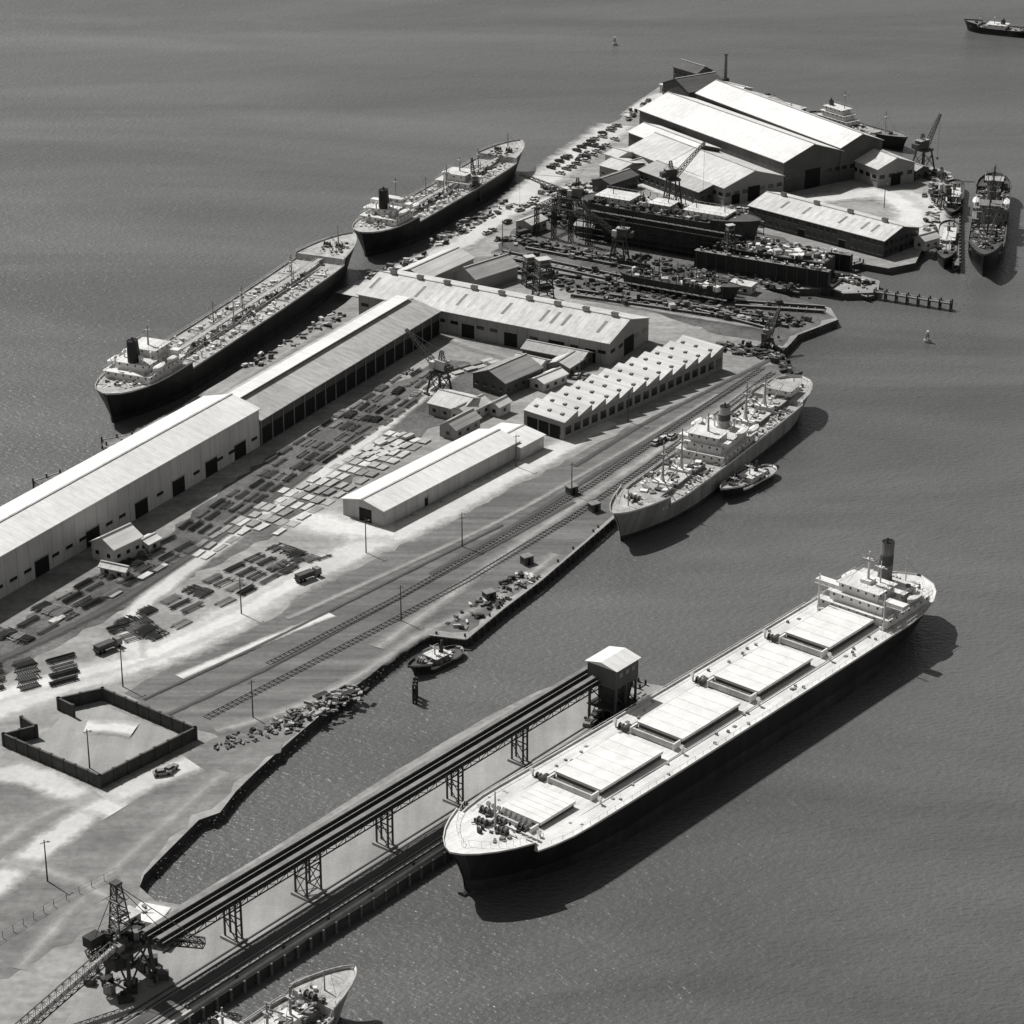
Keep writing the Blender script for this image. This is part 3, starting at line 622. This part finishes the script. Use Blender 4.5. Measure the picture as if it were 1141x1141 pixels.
# --- ships under construction on the berths, with staging
def newbuild(P,Q,off,B,H,n1,hs=True):
    P=G(*P);Q=G(*Q); d=Q-P; dn=d.normalized(); nn=Vector((-dn.y,dn.x,0)); c=(P+Q)/2+nn*off; g=Grp('ship_under_construction',(c.x,c.y,ZG),math.atan2(d.y,d.x)); L=d.length
    hull(g,L,B,H,fc=.8,fh=1.2,rake=3,srake=2,side=rust,boot=blk,rail=rust,deck=dgrey,bz=min(3,H*.3),sheer=.6,asheer=.3,bul=.3,full=.75)
    g.box('keel_blocks',timber,(0,0,.2),(L*.8,B*.25,1.6))
    zd=H-.3
    if hs: house(g,-L*.42,-L*.22,B*.55,zd,1,offw,1,1); house(g,L*.12,L*.36,B*.5,zd,1,white,.6,1); house(g,-L*.1,L*.02,B*.4,zd,1,lgrey,.6,1)
    clutter(g,'deck_fittings',-L*.45,L*.42,-B*.42,B*.42,zd,n1,[white,offw,mgrey,dgrey,rust,dgrey,rust],2.6,2.2)
    for k in range(5): mast(g,-L*.35+k*L*.17,zd,U(4,9),dgrey,cross=False,r=.25)
    for sy in(-1,1):
        y=sy*(B/2+1.6)
        for i in range(int(L/3)+1):
            x=-L/2+i*3; g.beam('staging',rust,(x,y,0),(x,y,H+.8+U(0,1.5)),.22)
        k=int(H/2.4)
        for q in range(k): g.box('staging',rust if q!=k-1 else timber,(0,y,2.3+q*2.4),(L,1.3,.14))
        for i in range(0,int(L/6)): g.beam('staging',rust,(-L/2+i*6,y,0),(-L/2+i*6+6,y,H*.9),.16)
    g.done(); return g
newbuild((648,262),(830,294),6,17,14,300)
newbuild((690,318),(812,340),4,9,4.5,120,False)
# overhead berth gantry
def gantry(P,Q,h,w,n):
    a=G(*P);b=G(*Q); d=b-a; g=Grp('berth_gantry',a,math.atan2(d.y,d.x)); L=d.length
    for i in range(n+1):
        x=L*i/n
        for y in(0,w): g.lattice('columns',rust,(x,y,0),(x,y,h),1.4,1.2,5,.24)
        if i%2==0: g.lattice('cross_trusses',rust,(x,0,h),(x,w,h),1.4,1.4,6,.2)
    for y in(0,w): g.lattice('runway_trusses',rust,(-2,y,h+.4),(L+2,y,h+.4),1.6,1.6,int(L/2.5),.24)
    g.done()
gantry((598,262),(655,273),11,13,3)
def fdock():
    P=G(770,305,0);Q=G(925,331,0); d=Q-P; g=Grp('floating_dock',(P.x,P.y,0),math.atan2(d.y,d.x)); L=d.length; W=24
    g.box('pontoon',rust,(L/2,W/2,1.5),(L,W,3.4))
    for y in(1.3,W-1.3):
        g.box('wing_walls',blk,(L/2,y,6.2),(L*.96,2.6,6)); g.box('wing_decks',mgrey,(L/2,y,9.27),(L*.96,2.9,.14)); 
        for i in range(int(L/4)): g.box('wall_ribs',dgrey,(2+i*4,y-1.35,6),(.25,.2,5.8))
        clutter(g,'dock_gear',3,L-3,y-1,y+1,9.3,40,[white,offw,mgrey,dgrey],1.5,1.5)
    g.box('repair_hull',rust,(L*.5,W/2,6.5),(L*.8,11,6.5),0,1.0); g.box('repair_deck',mgrey,(L*.5,W/2,9.83),(L*.78,10,.12)); clutter(g,'repair_gear',L*.12,L*.88,W/2-5,W/2+5,9.9,170,[white,white,offw,mgrey,dgrey,rust],2.8,1.8)
    g.done()
fdock()
def slipway(P,Q,w):
    p=G(*P);q=G(*Q,.6); d=q-p; g=Grp('slipway',(p.x,p.y,p.z),math.atan2(d.y,d.x)); L=math.hypot(d.x,d.y)
    g.raw('apron',mgrey,[(0,-w/2,.12),(L,-w/2,.12),(L,w/2,.12),(0,w/2,.12)],[(0,1,2,3)])
    for y in(-w*.32,w*.32): g.box('ways',rust,(L/2,y,.6),(L,1.4,1.0)); g.box('ways',offw,(L/2,y,1.13),(L,.3,.06))
    for i in range(int(L/3)): g.box('sleepers',timber,(i*3+1,0,.3),(.5,w*.9,.4))
    for i in range(int(L/9)):
        if R()<.55: clutter(g,'blocks_and_shores',i*9,i*9+6,-w*.45,w*.45,.4,6,[timber,ltimber,rust,dgrey,dgrey],2.5,2.2)
    g.done()
for P,Q,w in [((556,284),(700,320),9),((590,276),(720,306),8),((640,328),(880,368),9),((820,340),(918,352),8),((560,300),(640,318),7),((780,345),(860,372),7)]: slipway(P,Q,w)
def tower(px,py,h,w,name='lattice_tower'):
    b=G(px,py); g=Grp(name,b,.4); g.lattice('frame',rust,(0,0,0),(0,0,h),w,w*.7,6,.4)
    for z in(h*.35,h*.7): g.box('platforms',rust,(0,0,z),(w*1.1,w*1.1,.25))
    g.box('cabin',mgrey,(0,0,h+1),(w*.7,w*.6,2)); g.box('cabin_roof',offw,(0,0,h+2.1),(w*.85,w*.7,.2)); g.box('cabin_windows',glass,(0,-w*.31,h+1.2),(w*.5,.08,.8))
    g.done()
tower(605,333,13,6); tower(628,240,9,5); tower(590,318,9,4.5); tower(812,300,15,3.6)
# ---------------------------------------------------------------- cranes
def crane(name,px,py,h,w,boomL,az,el,mat=dgrey,cab=mgrey,z=ZG):
    b=G(px,py,z); g=Grp(name,b,az)
    for sx in(-1,1):
        for sy in(-1,1):
            g.beam('legs',mat,(sx*w/2,sy*w/2,0),(sx*w*.3,sy*w*.3,h),.5); g.box('bogies',mat,(sx*w/2,sy*w/2,.4),(2.2,.9,.8))
        g.beam('legs',mat,(sx*w/2,-w/2,h*.05+1),(sx*w*.35,w*.35,h*.75),.25); g.beam('legs',mat,(sx*w/2,w/2,h*.05+1),(sx*w*.35,-w*.35,h*.75),.25)
        g.beam('legs',mat,(-w/2,sx*w/2,h*.05+1),(w*.35,sx*w*.35,h*.75),.25)
    g.box('portal',mat,(0,0,h),(w*.8,w*.8,.8)); g.cyl('slew_ring',mat,(0,0,h+.4),(0,0,h+1.2),w*.25,n=12)
    g.box('machine_house',cab,(-w*.2,0,h+2.7),(w*.75,w*.45,3)); g.box('machine_house_roof',lgrey,(-w*.2,0,h+4.3),(w*.8,w*.5,.2)); g.box('counterweight',mat,(-w*.75,0,h+2.2),(w*.25,w*.45,2))
    g.box('operator_cab',offw,(w*.25,w*.28,h+2.6),(1.8,1.6,2.2)); g.box('cab_glass',glass,(w*.25+.92,w*.28,h+3),(.06,1.4,1))
    tip=(w*.2+boomL*math.cos(el),0,h+1.5+boomL*math.sin(el)); g.lattice('boom',mat,(w*.2,0,h+1.5),tip,1.8,.7,10,.2)
    at=(-w*.2,0,h+4+boomL*.2); g.lattice('a_frame',mat,(-w*.15,0,h+4),at,1.5,.8,3,.2)
    g.beam('cables',mat,at,tip,.1); g.beam('cables',mat,at,(-w*.8,0,h+3),.12); g.beam('cables',mat,tip,(tip[0],0,h*.4),.07); g.box('hook',mat,(tip[0],0,h*.4),(.6,.6,.9))
    g.done()
crane('portal_crane',490,440,8,6,17,math.radians(135),math.radians(32),cab=offw)
crane('dockside_crane',1028,190,9,7,14,math.radians(40),math.radians(58),cab=dgrey)
crane('dockside_crane',749,232,12,6,17,math.radians(20),math.radians(45),cab=dgrey)
crane('dockside_crane',690,292,9,6,18,math.radians(160),math.radians(35),cab=dgrey)
crane('dockside_crane',640,243,8,6,22,math.radians(165),math.radians(18),cab=mgrey)
crane('dockside_crane',528,222,6,5,9,math.radians(100),math.radians(66))
crane('portal_crane',1052,232,6,5,9,math.radians(100),math.radians(55))
crane('mobile_crane',855,388,3,4,11,math.radians(60),math.radians(42))
# ---------------------------------------------------------------- conveyor
def conveyor():
    A=G(168,1046,14.5); B=G(672,744,14.5); d=B-A; hd=math.atan2(d.y,d.x); L=d.length
    g=Grp('conveyor_gallery',(A.x,A.y,0),hd); z=14.5
    for y in(-2.1,2.1):
        g.box('belt_galleries',dgrey,(L/2,y,z-1.0),(L,2.2,.4)); g.box('gallery_roofs',mgrey,(L/2,y,z+.9),(L,1.2,.25)); g.box('belt_troughs',rust,(L/2,y,z-.3),(L,1.2,.9))
        for sy in(-1.3,1.3):
            g.beam('trusses',dgrey,(0,y+sy,z-2.1),(L,y+sy,z-2.1),.24); g.beam('trusses',lgrey,(0,y+sy,z+.3),(L,y+sy,z+.3),.12)
            n=int(L/3)
            for i in range(n):
                x=i*L/n; g.beam('trusses',dgrey,(x,y+sy,z-2.1),(x,y+sy,z+.3),.14); g.beam('trusses',dgrey,(x,y+sy,z-2.1 if i%2 else z-.8),(x+L/n,y+sy,z-.8 if i%2 else z-2.1),.12)
    for (px,py) in((581,850),(508,894),(431,943),(351,998),(264,1048)):
        p=g.M.inverted()@G(px,py); x=p.x
        wide=1.6 if px!=351 else 4.5
        for dx in(-wide/2,wide/2):
            for sy in(-1.7,1.7): g.beam('trestles',dgrey,(x+dx,sy,ZG),(x+dx,sy,z-2),.36)
        for sy in(-1.7,1.7):
            for z0 in(3,6.5,10): g.beam('trestles',dgrey,(x-wide/2,sy,z0),(x+wide/2,sy,z0),.22)
            if wide>3:
                for z0 in(3,6.5): g.beam('trestles',dgrey,(x-wide/2,sy,z0),(x+wide/2,sy,z0+3.5),.18)
        for dx in(-wide/2,wide/2):
            for z0 in(3,7.5,12): g.beam('trestles',dgrey,(x+dx,-1.7,z0),(x+dx,1.7,z0),.22)
            g.beam('trestles',dgrey,(x+dx,-1.7,3),(x+dx,1.7,7.5),.15); g.beam('trestles',dgrey,(x+dx,1.7,7.5),(x+dx,-1.7,12),.15)
        g.box('footings',conc,(x,0,ZG+.3),(wide+1.5,5,.7))
    g.done()
    c=G(682,800); t=Grp('transfer_tower',c,hd)
    for sx in(-4,0,4):
        for sy in(-4,4): t.beam('legs',dgrey,(sx,sy,0),(sx,sy,11),.5)
    for sy in(-4,4):
        for x0 in(-4,0):
            t.beam('bracing',dgrey,(x0,sy,0),(x0+4,sy,4.5),.25); t.beam('bracing',dgrey,(x0+4,sy,4.5),(x0,sy,9),.25)
        t.beam('bracing',dgrey,(-4,sy,4.5),(4,sy,4.5),.3)
    t.box('platforms',rust,(0,0,4.5),(9,9,.3)); t.box('hopper',rust,(1,0,7.5),(5,5,5.6),0,1.3)
    t.box('house',wallD,(0,0,13.6),(9.2,8.6,5.4)); t.raw('roof',roofW,[(-5,-4.9,16.3),(5,-4.9,16.3),(5,4.9,16.3),(-5,4.9,16.3),(-5,0,17.4),(5,0,17.4)],[(0,1,5,4),(2,3,4,5),(0,4,3),(1,2,5),(3,2,1,0)])
    for y in(-2.5,0,2.5): t.box('windows',glass,(4.62,y,14.3),(.08,1.2,1.2)); t.box('windows',glass,(y,-4.32,14.3),(1.2,.08,1.2))
    t.box('stairs',mgrey,(5.5,-2,5),(.8,6,.2)); clutter(t,'machinery',-7,6,-5,5,0,50,[rust,dgrey,mgrey,blk],2.6,2.6)
    t.box('side_shed',rust,(5.8,3,1.6),(4,5,3.2)); t.done()
conveyor()
# wharf rails and fender edge
a=G(318,1050);b=G(700,806); d=b-a; g=Grp('wharf_rail_track',a,math.atan2(d.y,d.x)); Lr=d.length
for y in(-.2,1.3,5.5,7): g.box('rails',dgrey,(Lr/2-15,y,.12),(Lr+60,.35,.22))
g.box('crane_track_beam',dgrey,(Lr/2-15,3.4,.1),(Lr+60,2.6,.12)); g.box('edge_beam',offw,(Lr/2-15,-2.2,.25),(Lr+60,.5,.5))
for i in range(46): g.box('fenders',timber,(-40+i*4,-3.5,-1.2),(.5,.5,3.2))
for i in range(12): g.cyl('bollards',dgrey,(-30+i*14,-1.4,0),(-30+i*14,-1.4,.9),.35,n=8)
g.done()
# ship loader at bottom-left
def loader():
    b=G(146,1090); g=Grp('ship_loader',b,math.radians(50)); g.M=g.M@Matrix.Scale(.88,4)
    for sx in(-4,4):
        for sy in(-4,4): g.beam('legs',dgrey,(sx,sy,0),(sx*.8,sy*.8,10),.7); g.box('bogies',dgrey,(sx,sy,.6),(3,1.2,1.2))
        g.beam('legs',dgrey,(sx,-4,1),(sx*.8,3.2,10),.35); g.beam('legs',dgrey,(sx,4,1),(sx*.8,-3.2,10),.35); g.beam('legs',dgrey,(-4,sx,1),(3.2,sx*.8,10),.35)
    g.box('portal_deck',dgrey,(0,0,10.4),(10.5,9,1)); g.box('machine_house',white,(3,4,12.6),(6,4,3.2)); g.box('machine_house_roof',offw,(3,4,14.35),(6.6,4.6,.25))
    g.lattice('tower',dgrey,(-2,0,11),(-2.5,0,27),4.2,1.6,7,.26); g.box('tower_head',dgrey,(-2.5,0,27.3),(2.2,2.2,.6))
    g.lattice('boom',dgrey,(2,-3,12),(9,-16,12),2.4,1.8,8,.28); g.lattice('tail_boom',dgrey,(-3,2,11),(-9,4,9),2.4,2,5,.28)
    g.box('hopper',rust,(-4,0,7.5),(4,4,4),0,1.4)
    for q in((9,-16,12),(5,-9,12.5),(-9,4,9)): g.beam('stays',dgrey,(-2.5,0,27),q,.14)
    g.box('counterweight',rust,(-7,4,12.5),(4,3,2.6)); g.box('operator_cab',mgrey,(6,-7,10.5),(2.2,2.2,2.2)); clutter(g,'machinery',-5,5,-4,4,10.9,60,[dgrey,rust,mgrey,blk],2.4,3); clutter(g,'ground_machinery',-8,8,-8,8,0,50,[dgrey,rust,blk,mgrey],2.8,2.6)
    for z in(15,19,23): g.box('platforms',mgrey,(-2.2,0,z),(3.8,3.8,.2))
    g.done()
    c=Grp('conveyor_gallery',G(60,1112),0); p0=G(20,1150,5);p1=G(128,1056,13)
    M0=c.M.inverted(); c.lattice('truss',dgrey,M0@p0,M0@p1,2.2,2.2,14,.2); c.beam('belt',offw,M0@p0,M0@p1,1.0); c.done()
    bld('transfer_house',(146,1046),(176,1052),(190,1036),5,1.5,roofW,wallL,'flat')
loader()
# ---------------------------------------------------------------- jetties, dolphins, buoys
def jetty(name,P,Q,w,z=2.6):
    a=G(*P,z);b=G(*Q,z); d=b-a; g=Grp(name,(a.x,a.y,0),math.atan2(d.y,d.x)); L=d.length
    g.box('deck',timber,(L/2,0,z),(L,w,.35)); g.box('kerbs',ltimber,(L/2,w/2,z+.3),(L,.25,.25)); g.box('kerbs',ltimber,(L/2,-w/2,z+.3),(L,.25,.25))
    n=max(2,int(L/4))
    for i in range(n+1):
        for sy in(-1,1): g.cyl('piles',rust,(i*L/n,sy*w*.46,-2),(i*L/n,sy*w*.46,z+1.3),.3,n=7)
        g.beam('braces',timber,(i*L/n,-w*.46,.5),(i*L/n,w*.46,z-.3),.2)
    g.done()
jetty('timber_jetty',(975,325),(1060,338),2.2); jetty('timber_jetty',(918,312),(972,330),5,1.6); jetty('timber_jetty',(930,300),(960,292),2)
jetty('mooring_dolphin',(116,494),(150,488),5); jetty('mooring_dolphin',(42,540),(72,530),5)
jetty('timber_jetty',(462,768),(463,760),.8,4); jetty('timber_jetty',(1066,208),(1066,296),2.5)
jetty('mooring_dolphin',(700,760),(716,765),3)
def buoy(px,py):
    g=Grp('navigation_buoy',G(px,py,0)); g.cyl('float',lgrey,(0,0,-.4),(0,0,.9),1.3,n=12); g.lattice('cage',mgrey,(0,0,.9),(0,0,3.2),1.2,.6,3,.2); g.cyl('lamp',white,(0,0,3.2),(0,0,4.0),.45,n=8); g.done()
buoy(685,50); buoy(1033,381)
# ---------------------------------------------------------------- poles, cars, stacks
for px,py in((53,982),(100,856),(137,765),(269,684),(282,800),(408,616),(447,692),(515,609),(637,552),(700,470),(575,520),(560,275),(985,232)):
    g=Grp('light_pole',G(px,py),.6); g.cyl('pole',dgrey,(0,0,-.1),(0,0,10.5),.2,.12,7); g.beam('crossarm',dgrey,(-1,0,9.9),(1,0,9.9),.12); g.box('lamp',lgrey,(1,0,9.75),(.6,.3,.2)); g.done()
def carmesh(mat):
    g=Grp('x'); g.box('b',mat,(0,0,.62),(4.3,1.7,.6)); g.box('b',mat,(1.5,0,.95),(1.2,1.55,.12)); 
    V=[(-1.7,-.78,.92),(1.0,-.78,.92),(1.0,.78,.92),(-1.7,.78,.92),(-1.2,-.62,1.45),(.45,-.62,1.45),(.45,.62,1.45),(-1.2,.62,1.45)]
    fs=[(4,5,6,7),(0,1,5,4),(1,2,6,5),(2,3,7,6),(3,0,4,7)]
    me=bpy.data.meshes.new('car'); vs=[];ff=[];mi=[]
    for (pn,mn),(V0,F0,_) in g.parts.items():
        n=len(vs); vs+=V0; ff+=[tuple(i+n for i in f) for f in F0]; mi+=[0]*len(F0)
    n=len(vs); vs+=V; ff+=[tuple(i+n for i in f) for f in fs]; mi+=[0,1,1,1,1]
    w=Grp('w')
    for x in(-1.3,1.35):
        for y in(-.8,.8): w.cyl('w',opening,(x,y-.1,.32),(x,y+.1,.32),.32,n=10)
    for (pn,mn),(V0,F0,_) in w.parts.items():
        n=len(vs); vs+=V0; ff+=[tuple(i+n for i in f) for f in F0]; mi+=[2]*len(F0)
    me.from_pydata(vs,[],ff); me.materials.append(mat); me.materials.append(glass); me.materials.append(opening)
    for p,i in zip(me.polygons,mi): p.material_index=i
    return me
cms=[carmesh(m) for m in carcols]
def car(p,az):
    o=bpy.data.objects.new('parked_car',random.choice(cms)); scene.collection.objects.link(o); o.location=(p.x,p.y,ZG+.25); o.rotation_euler=(0,0,az)
def carrow(P,Q,n,az,j=1.0):
    a=G(*P);b=G(*Q)
    for i in range(n):
        if R()<.72: car(a.lerp(b,(i+.5)/n)+Vector((U(-j,j),U(-j,j),0)),az+U(-.15,.15))
hd=math.atan2((G(690,140)-G(600,200)).y,(G(690,140)-G(600,200)).x)
carrow((612,190),(690,140),16,hd+1.35); carrow((624,196),(690,155),12,hd+1.35); carrow((640,180),(668,162),6,hd); carrow((728,498),(752,486),5,.9)
carrow((845,104),(880,120),7,1.0); carrow((700,136),(722,112),6,1.2); carrow((575,238),(600,222),6,.8)
carrow((540,262),(566,248),5,.8); carrow((815,232),(850,240),5,.4); carrow((640,420),(680,424),5,1.2); carrow((905,140),(940,152),5,.8); carrow((1030,222),(1040,200),4,1.2)
car(G(181,864),.3); car(G(190,860),1.0)
def truck(px,py,az):
    g=Grp('flatbed_truck',G(px,py,ZG+.15),az); g.box('cab',mgrey,(3.2,0,1.5),(1.8,2.2,1.9),0,.92); g.box('windscreen',glass,(4.08,0,1.9),(.1,1.8,.8)); g.box('chassis',dgrey,(0,0,.75),(7.6,.9,.3)); g.box('flatbed',rust,(-1,0,1.1),(6,2.4,.25)); g.box('load',dgrey,(-1,0,1.8),(5.4,2.1,1.1))
    for x in(3,-1.8,-3.1):
        for y in(-1,1): g.cyl('wheels',opening,(x,y-.15,.45),(x,y+.15,.45),.48,n=10)
    g.done()
truck(343,645,.75); truck(120,724,.8); truck(460,560,.75); truck(585,262,.7)
for px,py in((587,628),(637,550),(662,569),(545,668)):
    g=Grp('equipment_hut',G(px,py),.6); g.box('body',wallD,(0,0,1.2),(3,2.4,2.4)); g.box('roof',mgrey,(0,0,2.5),(3.4,2.8,.2)); g.box('door',opening,(0,-1.22,1),(.9,.06,2)); g.done()
def stacks(name,P,Q,W,n,mats,hmax=1.0,jit=.12,lx=(4,9),ly=(1.5,3.2)):
    a=G(*P);b=G(*Q); d=b-a; L=d.length; g=Grp(name,(a.x,a.y,ZG),math.atan2(d.y,d.x))
    for i in range(n):
        x=U(0,L); y=U(-W/2,W/2); k=U(-jit,jit)+(math.pi/2 if R()<.4 else 0); l=U(*lx); w=U(*ly); h=U(.25,hmax)
        m=random.choice(mats)
        for q in range(random.randint(1,3)): g.box('stacks',m,(x+U(-.2,.2),y+U(-.2,.2),.1+h*(q+.5)/3+.08),(l*U(.85,1),w,h/3),k+U(-.03,.03))
    g.done()
def rows(name,P,Q,W,mats,kind='plate',fill=.75,cell=(7.5,4.2),hmax=.9,perp=.25,skew=0.0,spc=.42):
    a=G(*P);b=G(*Q); d=b-a; L=d.length; g=Grp(name,(a.x,a.y,ZG),math.atan2(d.y,d.x)); cx,cy=cell
    nx=int(L/cx); ny=max(1,round(W/cy))
    for i in range(nx):
        colp=R()<perp
        for j in range(ny):
            if R()>fill: continue
            x=(i+.5)*cx+U(-.4,.4); y=(j+.5)*cy-ny*cy/2+U(-.2,.2); an=(math.pi/2 if colp else 0)+skew+U(-.04,.04); m=random.choice(mats)
            l=(cx if not colp else cy)*U(.78,.96); w=(cy if not colp else cx)*U(.55,.85); ca,sa=math.cos(an),math.sin(an)
            if kind=='plate':
                h=U(.3,hmax)
                for q in range(random.randint(1,3)): g.box('stacks',m,(x,y,.1+h*(q+.5)/3),(l*U(.88,1),w*U(.85,1),h/3*.96),an+U(-.03,.03))
            else:
                nn=max(3,int(w/spc)); tiers=random.randint(1,3)
                for e in(-.32,.32): g.box('bearers',timber,(x+e*l*ca,y+e*l*sa,.15),(.25,w,.3),an)
                for t in range(tiers):
                    for q in range(nn-t):
                        if R()<.12: continue
                        off=(q-(nn-t)/2+.5)*spc; ll=l*U(.82,1)/2; px_,py_=x-off*sa,y+off*ca
                        g.beam('stacks',m,(px_-ll*ca,py_-ll*sa,.45+.3*t),(px_+ll*ca,py_+ll*sa,.45+.3*t),.2)
    g.done()
P_=[steelL,steelL,offw,steelM,lgrey]; D_=[dgrey,rust,timber,steelM,rust]
rows('steel_plate_stacks',(285,592),(470,478),15,P_,fill=.85,cell=(6,3.2),hmax=.7)
rows('steel_plate_stacks',(215,622),(340,540),9,P_+[mgrey],fill=.8,cell=(6,3.0),hmax=.7)
rows('steel_beam_stacks',(318,524),(488,412),19,D_+[mgrey,lgrey],'beam',.9,(8.5,3.2),perp=.1,spc=.55)
rows('steel_beam_stacks',(215,595),(325,518),12,D_+[mgrey],'beam',.88,(8.5,3.2),perp=.1,spc=.55)
rows('steel_beam_stacks',(145,708),(345,608),17,[dgrey,rust,timber,mgrey,steelM,blk],'beam',.85,(8.5,4.2),perp=.35,spc=.6)
rows('steel_beam_stacks',(0,716),(215,600),13,D_+[mgrey,lgrey],'beam',.85,(8.5,3.4),perp=.2,spc=.6)
rows('pipe_stacks',(-30,760),(95,745),17,[blk,rust,dgrey],'beam',.9,(9,4.2),perp=.4,skew=.3,spc=.6)
rows('pipe_stacks',(100,718),(192,690),14,[rust,timber,mgrey,lgrey],'beam',.9,(7,6),perp=.6,spc=.7)
rows('pipe_stacks',(300,640),(370,615),7,[rust,dgrey,mgrey],'beam',.8,(7,3.6),perp=.4,spc=.6)
rows('steel_plate_stacks',(60,697),(200,617),6,P_,fill=.5,cell=(6.5,3.0))
rows('timber_stacks',(490,422),(560,402),10,[ltimber,timber,mgrey],fill=.7,cell=(5,3.2),hmax=1.3)
rows('timber_stacks',(400,512),(470,482),9,[ltimber,steelL,offw],fill=.75,cell=(5,3),hmax=1.1)
stacks('scrap_pile',(505,700),(590,640),7,90,[rust,dgrey,mgrey,offw],1.3,1.5,(.8,2.4),(.4,1.1))
stacks('scrap_pile',(310,812),(400,768),8,120,[rust,dgrey,mgrey,lgrey],1.1,1.5,(.6,2.4),(.3,1.0))
rows('scrap_pile',(355,782),(405,762),8,[rust,dgrey],'beam',.8,(5,4))
stacks('scrap_pile',(235,832),(330,808),6,60,[rust,dgrey,mgrey],.7,1.5,(.4,1.6),(.3,.8))
for nm,P,Q,W,n in [('shipyard_stores',(600,240),(720,268),14,160),('shipyard_stores',(560,265),(680,290),10,140),('shipyard_stores',(620,315),(800,345),16,150),('shipyard_stores',(780,345),(900,362),12,120),('shipyard_stores',(700,290),(900,322),14,140),
  ('shipyard_stores',(800,385),(870,398),10,90),('wharf_stores',(480,275),(570,225),8,110),('wharf_stores',(410,312),(480,285),8,70),('wharf_stores',(280,410),(380,350),6,60),('dockyard_stores',(700,128),(800,98),8,110),
  ('dockyard_stores',(800,100),(960,158),8,160),('dockyard_stores',(985,180),(1050,200),10,110),('dockyard_stores',(600,215),(680,205),10,90),('wharf_stores',(1045,205),(1036,262),5,70),('dockyard_stores',(930,310),(970,318),8,40),('shipyard_stores',(850,385),(885,420),5,50)]:
    yard=nm=='shipyard_stores'
    stacks(nm,P,Q,W,n,D_+[dgrey,dgrey,rust] if yard else D_+[dgrey,mgrey,offw,steelL],1.8,1.5,(.8,3.2),(.5,1.5))
# shoreline rocks (natural part of the basin shore only)
def rocks():
    g=Grp('shoreline_rocks',(0,0,0)); seq=[(160,978),(185,952),(222,915),(245,907),(262,884),(285,862),(330,822),(370,787),(415,752),(440,732),(460,715)]
    seq2=[(925,343),(934,356),(890,373),(872,392),(882,410)]
    for sq,den in((seq,2.0),(seq2,1.8),([(850,322),(885,333),(925,343)],2)):
        for P,Q in zip(sq,sq[1:]):
            a=G(*P);b=G(*Q); n=int((b-a).length*den)
            for i in range(n):
                c=a.lerp(b,R()); s=U(.15,.6); z=U(-.3,2.3); o=(2.5-z)*.4+U(-.3,.3)
                g.box('rocks',random.choice((dgrey,rust,rust)),(c.x+o*.7,c.y-o*.7,z),(s,s*U(.6,1.2),s*.7),U(0,3),U(.4,.9))
    g.done()
rocks()
def quay_edge(px):
    g=Grp('quay_edge',(0,0,0)); pts=[G(*p) for p in px]
    for a,b in zip(pts,pts[1:]):
        d=b-a; L=d.length; rz=math.atan2(d.y,d.x); m=(a+b)/2
        g.box('coping',conc,(m.x,m.y,ZG+.14),(L,.7,.3),rz); n=int(L/3); nn=Vector((d.y,-d.x,0)).normalized()
        for i in range(n):
            c=a.lerp(b,(i+.5)/n)+nn*.55; g.box('fender_piles',rust,(c.x,c.y,.9),(.4,.4,3.6),rz)
            if i%4==0: e=a.lerp(b,(i+.5)/n)-nn*1.2; g.cyl('bollards',dgrey,(e.x,e.y,ZG),(e.x,e.y,ZG+.8),.3,n=7)
    g.done()
quay_edge([(478,708),(519,713),(560,679),(600,649),(640,615),(668,591),(700,563),(760,515),(820,468),(858,437)])
# ---------------------------------------------------------------- light, world, camera
el,az=math.radians(52),math.radians(-45)
sd=Vector((math.sin(az)*math.cos(el),math.cos(az)*math.cos(el),math.sin(el)))
sl=bpy.data.lights.new('sun','SUN'); sl.energy=4.9; sl.angle=math.radians(.5); sl.color=(1,.99,.97)
so=bpy.data.objects.new('sun',sl); scene.collection.objects.link(so); so.rotation_euler=(-sd).to_track_quat('-Z','Y').to_euler(); so.location=(0,0,500)
w=bpy.data.worlds.new('World'); scene.world=w; w.use_nodes=True; N=w.node_tree.nodes; Lk=w.node_tree.links
sk=N.new('ShaderNodeTexSky'); sk.sky_type='NISHITA'; sk.sun_disc=False; sk.sun_elevation=el; sk.sun_rotation=az%(2*math.pi)
bw=N.new('ShaderNodeRGBToBW'); Lk.new(sk.outputs[0],bw.inputs[0]); Lk.new(bw.outputs[0],N['Background'].inputs[0]); N['Background'].inputs[1].default_value=.085
cam=bpy.data.cameras.new('camera'); cam.sensor_width=36; cam.lens=36*F/1141; cam.clip_end=30000; cam.clip_start=1
co=bpy.data.objects.new('camera',cam); scene.collection.objects.link(co); co.location=(0,0,HC); co.rotation_euler=(math.pi/2-TH,0,0); scene.camera=co
scene.view_settings.view_transform='Standard'; scene.view_settings.look='None'; scene.view_settings.exposure=0
